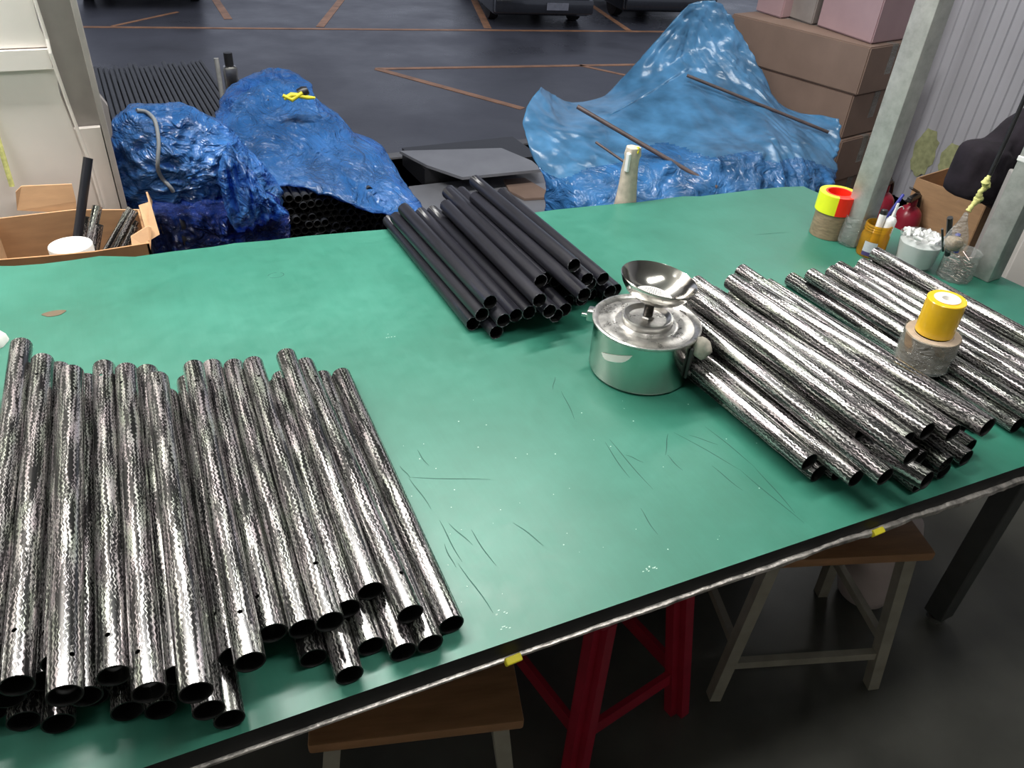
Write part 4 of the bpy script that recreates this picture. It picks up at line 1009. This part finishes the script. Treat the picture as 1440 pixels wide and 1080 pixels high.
# ------------------------------------------------------------------ outside, left: tubes and blue bags
# rows of long tubes lying behind the bags
rr = random.Random(21); ya, yb = 3.2, 4.15; zt = .62
proto = tube_mesh('long_tube', .93, .0098, .002, [], [M_FARTUBE, M_TUBEIN], nseg=12)
xs0 = P(128, 110, zt).x
bx0, bx1 = P(128, 150, zt).x-.1, P(312, 120, zt).x
t = thing('pallet', 'dark pallet under the row of long black tubes outside', 'pallet', ((bx0+bx1)/2, 3.68, 0))
for i in range(8):
    bm = BM(); box(bm, ((bx1-bx0)*(i/7-.5)*.9, 0, zt-.045), (.04, .86, .018)); obj('plank', bm, M_BLACKP, t)
for y in (-.38, 0, .38):
    bm = BM(); box(bm, (0, y, (zt-.056)/2), (bx1-bx0, .08, zt-.058)); obj('block', bm, M_BLACKP, t)
k = 0; x = bx0
while x < bx1:
    yy = rr.uniform(-.05, .05); o = obj('long_tube', proto, (), label='long dull black tube in the row lying behind the blue bags', cat='tube', group='long tubes in the outdoor row')
    o.location = (x, ya+yy, zt-.0250); o.rotation_euler = (0, rr.uniform(0, 3), rr.uniform(-.0015, .0015)); x += .0212; k += 1
# upright pipe pieces behind the middle bag
pa, pb_ = Q(304, 168, 3.3), Q(304, 80, 3.3)
for (a_, b_, r, mm, lb) in (((301, 175), (304, 82), .009, M_GALV, 'thin pale pipe standing behind the blue bags'), ((317, 178), (320, 74), .016, M_BLACKP, 'black-capped upright rod with a silver clamp behind the blue bags')):
    p0, p1 = Q(*a_, 3.2), Q(*b_, 3.2); p0.x = p1.x; p0.z = .0
    bm = BM(); tube(bm, [(0, 0, 0), (0, 0, p1.z)], r, 14); ob = obj('upright_pipe', bm, mm, label=lb, cat='pipe', loc=(p1.x, p1.y, 0), smooth=40)
bm = BM(); box(bm, (0, 0, 0), (.05, .045, .10), bev=.01); cpt = Q(318, 112, 3.2)
obj('clamp', bm, M_STEELB, ob, (0, 0, cpt.z), smooth=40)

# honeycomb stack of thin tubes, ends towards the table
xs, xe_ = Q(372, 280, 2.3).x, Q(572, 300, 2.3).x
me = tube_mesh('stacked_tube', .88, .0125, .0016, [], [M_FARTUBE, M_TUBEIN], nseg=10)
z = .40; row = 0
t = thing('low_bench', 'dark low bench carrying the stack of thin tubes outside', 'bench', ((xs+xe_)/2, 2.74, 0))
bm = BM(); box(bm, (0, 0, .374), (xe_-xs+.1, .88, .026)); obj('bench_top', bm, M_BLACKP, t)
for sx in (-1, 1):
    for sy in (-1, 1): bm = BM(); box(bm, (sx*((xe_-xs)/2), sy*.40, .18), (.05, .05, .36)); obj('leg', bm, M_BLACKP, t)
while z < .64:
    x = xs+(row % 2)*.0127
    while x < xe_-.01*row:
        o = obj('stacked_tube', me, (), label='thin black tube in the stack under the middle blue bag, open end showing', cat='tube', group='thin tubes stacked under the middle blue bag')
        o.location = (x, 2.31+rr.uniform(-.012, .012), z); x += .0254
    z += .022; row += 1

# blue bags
bagL = inflate('blue_bag', [(163, 170), (185, 155), (222, 152), (262, 153), (292, 166), (318, 180), (340, 205), (368, 232), (392, 262), (392, 296), (360, 300), (300, 296), (240, 300), (190, 292), (168, 265), (158, 220)],
        2.32, .12, .16, M_FILM, 'wrinkled blue film bag at the left, tied round with a grey cord', 'bag', center=(262, 228), wr=.011, ws=11, seed=2, seg=160, rings=40, inner=M_BUNDLE)
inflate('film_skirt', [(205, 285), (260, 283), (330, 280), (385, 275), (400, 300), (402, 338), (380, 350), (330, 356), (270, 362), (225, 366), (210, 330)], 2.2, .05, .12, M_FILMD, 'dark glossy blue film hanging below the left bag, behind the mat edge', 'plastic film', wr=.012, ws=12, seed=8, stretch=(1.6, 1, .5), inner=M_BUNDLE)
inflate('film_tail', [(322, 200), (345, 230), (362, 262), (385, 282), (402, 298), (370, 306), (345, 318), (326, 312), (318, 280), (312, 240)], 2.14, .04, .06, M_FILM, 'gathered blue film folds hanging at the right of the left bag', 'plastic film', wr=.016, ws=16, seed=4, stretch=(2.2, 1, .35))
bpy.context.view_layer.update()
bm = BM(); cp = [(192, 157), (208, 158), (220, 172), (224, 200), (221, 225), (223, 245), (235, 258), (246, 272)]
pts = [Q(x, y, 2.125 - .0*i) for i, (x, y) in enumerate(cp)]; ff = []
for i in range(len(pts)-1):
    for q in range(5): ff.append(pts[i].lerp(pts[i+1], q/5))
ff = [ff[0]]+[(ff[i-1]+ff[i]+ff[i+1])/3 for i in range(1, len(ff)-1)]+[ff[-1]]
hits = []
for p in ff:                                   # lay the cord on the bag
    dv = (p-CAM).normalized(); ok, hp, hn, _ = bagL.ray_cast(CAM-bagL.location, dv)
    if ok: hits.append(hp+hn*.003)
for _ in range(2): hits = [hits[0]]+[(hits[i-1]+hits[i]*2+hits[i+1])/4 for i in range(1, len(hits)-1)]+[hits[-1]]
tube(bm, hits, .0055, 8)
obj('cord', bm, M_CORD, bagL, label='grey cord', smooth=60)
inflate('blue_bag', [(300, 165), (322, 132), (352, 112), (385, 101), (412, 104), (432, 118), (440, 138), (470, 160), (495, 190), (535, 205), (555, 240), (575, 268), (592, 292), (560, 300), (530, 296), (500, 284), (465, 268), (420, 258), (370, 258), (340, 236), (312, 205)],
        2.6, .13, .20, M_FILM, 'large wrinkled blue film bag in the middle, with a yellow clip on top', 'bag', center=(435, 200), Yf=lambda x, y: 3.0-.75*max(0, min(1, (y-100)/190)), wr=.012, ws=10, seed=11, seg=180, rings=46, stretch=(1, .6, 1), inner=M_BUNDLE)
# yellow clip
cpos = Q(419, 136, 2.62); t = thing('yellow_clip', 'yellow plastic clip with dark grip on the middle blue bag', 'clip', cpos, (0, 0, -.1))
bm = BM(); tube(bm, [(-.045, 0, -.005), (-.02, 0, .006), (0, 0, .004), (.03, 0, -.004), (.055, 0, -.006)], [.006, .009, .008, .007, .004], 10)
tube(bm, [(-.048, .0, .006), (-.02, -.004, -.008), (.015, 0, .012)], [.006, .008, .007], 10); obj('jaw', bm, M_YEL, t, smooth=60)
bm = BM(); lathe(bm, [(0, -.02), (.016, -.02), (.018, 0), (.012, .014), (0, .016)], 16, c=(.022, .012, .012), M=Matrix.Rotation(1.2, 3, 'Y')); obj('grip', bm, M_BLACKP, t, smooth=40)

# ------------------------------------------------------------------ outside, middle: grey boards on the platform
def flat(name, px, z, th, m_, label, cat, tilt=0):
    pts = [P(x, y, z) for x, y in px]; c = sum(pts, Vector())/len(pts); bm = BM(); prism(bm, [(p.x-c.x, p.y-c.y) for p in pts], 0, th); return obj(name, bm, m_, label=label, cat=cat, loc=(c.x, c.y, z-th))
flat('grey_board', [(562, 212), (705, 208), (748, 226), (762, 238), (650, 249), (600, 232)], .12, .015, M_SLAB, 'upper grey board with a dark gap beneath, between the blue bags', 'board')
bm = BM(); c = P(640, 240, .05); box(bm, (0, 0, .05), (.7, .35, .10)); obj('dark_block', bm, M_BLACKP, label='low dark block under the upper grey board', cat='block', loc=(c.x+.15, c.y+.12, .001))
flat('grey_board', [(575, 262), (765, 240), (800, 262), (830, 300), (560, 330)], .02, .014, M_SLAB, 'lower grey board in front, dusted, behind the middle black tubes', 'board')
flat('dark_plate', [(708, 252), (738, 250), (772, 270), (774, 277), (738, 279), (716, 268)], .034, .012, M_CARDOUT, 'small dark brown plate lying on the lower grey board', 'plate')

# ------------------------------------------------------------------ outside, right: cartons and blue sheet
cT = .88; A = P(1226, 66, cT).to_2d(); Bq = P(1030, 18, cT).to_2d(); dl = (Bq-A).normalized(); LL = (Bq-A).length
dr = Vector((-dl.y, dl.x)); 
if dr.x < 0: dr = -dr
hs = [0, .225, .445, .66, .88]
nms = ['bottom', 'second from the bottom', 'third from the bottom', 'top']
for k in range(4):
    off = dl*(.0 if k % 2 else .02)+dr*(.0 if k % 2 else .012)
    q = quadpts(A+off, dl, LL, dr, .42)
    t, c = carton('stacked_carton', f'long brown carton, {nms[k]} of the stack beside the blue sheet', q, hs[k]+.001, hs[k+1]-.003, M_CARDOUT)
    bm = BM(); a_ = A+off+dr*.21-c.to_2d()
    bar(bm, (a_.x-dl.x*.002, a_.y-dl.y*.002, hs[k+1]-hs[k]-.004), (a_.x+dl.x*LL, a_.y+dl.y*LL, hs[k+1]-hs[k]-.004), .05, .0012); bar(bm, (a_.x-dl.x*.0015, a_.y-dl.y*.0015, .08), (a_.x-dl.x*.0015, a_.y-dl.y*.0015, hs[k+1]-hs[k]-.006), .05, .0012, up=(dl.x, dl.y, 0)) 
    obj('tape_seam', bm, M_CLEAR, t)
# pinkish cartons on top
def upbox(name, pa_, pb_, depth, h, label, m_):
    a_, b_ = P(*pa_, cT).to_2d(), P(*pb_, cT).to_2d(); d = (b_-a_); q = quadpts(a_, d.normalized(), d.length, dr, depth); return carton(name, label, q, cT, cT+h, m_)
upbox('pink_carton', (1225, 62), (1148, 36), .30, .30, 'pinkish carton on top of the stack, nearer the steel post', M_CARDPINK)
upbox('pink_carton', (1098, 26), (1062, 15), .25, .32, 'narrow pinkish carton on top of the stack, beside the blue peak', M_CARDPINK)
upbox('grey_carton', (1141, 35), (1108, 24), .18, .22, 'grey-brown carton set back between the two pinkish ones', M_FRAMEG)
bm = BM(); q = A+dr*.37
tube(bm, [(0, 0, 0), (.02, .01, .9)], .02, 12); obj('dark_pole', bm, M_CLOTH, label='dark pole leaning on the stack right of the pinkish carton', cat='pole', loc=(q.x+dl.x*.06, q.y+dl.y*.06, cT), smooth=40)

# blue sheet: a grid of real points, smoothed and creased, open underneath
G = [
 [(757, 124, 2.9), (800, 146, 3.0), (848, 136, 3.05), (905, 76, 3.1), (965, 8, 3.15), (1010, 6, 3.15), (1044, 60, 3.05), (1095, 150, 2.75), (1178, 168, 2.45)],
 [(738, 150, 2.75), (795, 165, 2.8), (860, 148, 2.9), (925, 105, 3.0), (972, 70, 3.05), (1020, 72, 3.0), (1050, 105, 2.9), (1102, 160, 2.65), (1178, 185, 2.4)],
 [(732, 175, 2.65), (790, 188, 2.6), (850, 172, 2.7), (905, 146, 2.8), (966, 114, 2.88), (1030, 132, 2.75), (1070, 145, 2.65), (1110, 182, 2.45), (1175, 205, 2.35)],
 [(740, 205, 2.55), (795, 216, 2.48), (850, 205, 2.5), (910, 190, 2.55), (975, 184, 2.5), (1035, 178, 2.5), (1075, 175, 2.45), (1115, 205, 2.3), (1172, 225, 2.28)],
 [(750, 235, 2.5), (800, 248, 2.36), (855, 243, 2.34), (915, 233, 2.28), (980, 232, 2.22), (1040, 222, 2.22), (1080, 215, 2.22), (1120, 235, 2.18), (1168, 248, 2.2)],
 [(762, 266, 2.45), (805, 290, 2.26), (860, 300, 2.2), (920, 298, 2.14), (985, 292, 2.1), (1045, 288, 2.08), (1085, 280, 2.08), (1125, 276, 2.1), (1160, 270, 2.14)]]
pts = [[Q(x, y, Y) for x, y, Y in row] for row in G]
pts.append([Vector((p.x, p.y-.01, .25)) for p in pts[-1]])
def cr(p0, p1, p2, p3, t_):
    return .5*((2*p1)+(p2-p0)*t_+(2*p0-5*p1+4*p2-p3)*t_*t_+(-p0+3*p1-3*p2+p3)*t_**3)
def resample(row, n_):
    out = []
    for i in range(len(row)-1):
        a_, b_, c_, d_ = row[max(i-1, 0)], row[i], row[i+1], row[min(i+2, len(row)-1)]
        for k in range(n_):
            f = k/n_; out.append(cr(a_, b_, c_, d_, f).lerp(b_.lerp(c_, f), .5))
    out.append(row[-1]); return out
rows = [resample(r, 16) for r in pts]; cols = [resample([r[i] for r in rows], 16) for i in range(len(rows[0]))]
base = pts[3][4].copy(); bm = BM(); V = []
peak = Q(985, 10, 3.1)
for i, col in enumerate(cols):
    L = []
    for j, p in enumerate(col):
        d = p-peak; ang = math.atan2(d.z, d.x)*9
        wv_ = .008*(1-2*abs(noise.noise(Vector((p.x*7, p.y*7, p.z*12)))))+.006*(1-2*abs(noise.noise(Vector((p.x*19, p.y*9, p.z*22)))))+.014*(1-2*abs(noise.noise(Vector((ang*1.2, d.length*1.5, 3)))))+.004*noise.noise(p*30)
        lowf = 1.0+.9*min(1, max(0, (j-52)/30))
        if 26 < j < 56 and 32 < i < 112: wv_ *= .4
        L.append(bm.verts.new(p-base+Vector((0, -wv_*lowf, wv_*.5*lowf))))
    V.append(L)
for i in range(len(V)-1):
    for j in range(len(V[0])-1): bm.faces.new((V[i][j], V[i][j+1], V[i+1][j+1], V[i+1][j]))
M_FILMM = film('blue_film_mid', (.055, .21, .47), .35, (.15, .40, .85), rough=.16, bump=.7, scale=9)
t = thing('blue_sheet', 'light blue plastic sheet draped in a peak over goods beside the carton stack', 'plastic sheet', base)
bm.verts.index_update()
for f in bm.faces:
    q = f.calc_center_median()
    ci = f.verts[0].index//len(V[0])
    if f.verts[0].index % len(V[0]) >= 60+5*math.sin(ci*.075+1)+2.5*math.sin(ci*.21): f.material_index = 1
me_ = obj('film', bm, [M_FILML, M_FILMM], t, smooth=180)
sm = me_.modifiers.new('thickness', 'SOLIDIFY'); sm.thickness = .002; sm.offset = 1
# goods beneath the sheet
cgo = [P(x, y, .50).to_2d() for x, y in ((868, 175), (965, 135), (1080, 165), (1000, 215))]
inner = thing('covered_carton', 'grey carton showing dimly through the blue sheet', 'box', (2.5, 3.05, 0), (0, 0, -.35))
bm = BM(); box(bm, (0, 0, .19), (.52, .34, .38), bev=.006); obj('body', bm, M_SLAB, inner, smooth=40)
# rods by the sheet
def rod(p0, y0_, p1, y1_, r, m_, label):
    a_, b_ = Q(*p0, y0_), Q(*p1, y1_); bm = BM(); tube(bm, [Vector(), b_-a_], r, 12); obj('rod', bm, m_, label=label, cat='rod', loc=a_, smooth=40)
rod((812, 150), 2.56, (1008, 264), 2.10, .0085, M_RUST, 'brown rod slanting across the front of the blue sheet')
rod((838, 200), 2.42, (884, 232), 2.28, .005, M_RUST, 'thin short rod poking through the left of the blue sheet')
rod((966, 106), 2.85, (1165, 186), 2.38, .007, M_RUST, 'dark rod lying along the fold of the blue sheet')

# beige wrapped post behind the mat
b = P(890, 290, T); yb_ = b.y+.05
t = thing('wrapped_post', 'short post wrapped in beige tape behind the mat edge, before the blue sheet', 'post', (b.x+.01, yb_, 0))
zt_ = Q(882, 208, yb_).z
bm = BM(); lathe(bm, [(0, 0), (.024, 0), (.024, .70), (.032, .75), (.026, .80), (.022, .86), (.020, zt_-.03), (.0225, zt_-.02), (.019, zt_), (.012, zt_+.002), (0, zt_-.006)], 28, wob=lambda a, z: 1+.06*math.sin(3*a+z*30)+.04*math.sin(7*a-z*55)); obj('wrapping', bm, M_BEIGE, t, smooth=50)
bm = BM(); box(bm, (-.021, -.012, zt_-.035), (.008, .014, .05), bev=.002); obj('white_tag', bm, M_WHITEP, t)
bm = BM(); tube(bm, [(-.008, -.012, zt_-.03), (.002, -.018, zt_-.008), (.006, -.012, zt_+.003)], .004, 8); obj('yellow_tie', bm, M_YEL, t, smooth=60)

# hanging lamps above the bench (out of frame); the last is added fill
for k, (l, s, p, rz) in enumerate(LAMPS):
    t = thing('ceiling_or_added_fill_lamp', ['long lamp hanging in the opening behind the left piles', 'long lamp hanging in the opening by the carton stack', 'long lamp on the ceiling over the front of the work table', 'added fill lamp at the left, brightening the white panel'][k], 'lamp', (l[0], l[1], l[2]+.012))
    bm = BM(); box(bm, (0, 0, .03), (s[0]+.04, s[1]+.03, .05), bev=.004); obj('housing', bm, M_WHITE, t)
    if l[2] < 2.6:
        for sx in (-1, 1): bm = BM(); tube(bm, [(sx*s[0]*.4, 0, .05), (sx*s[0]*.4, 0, 2.88-l[2])], .003, 6); obj('hanger', bm, M_CORD, t)
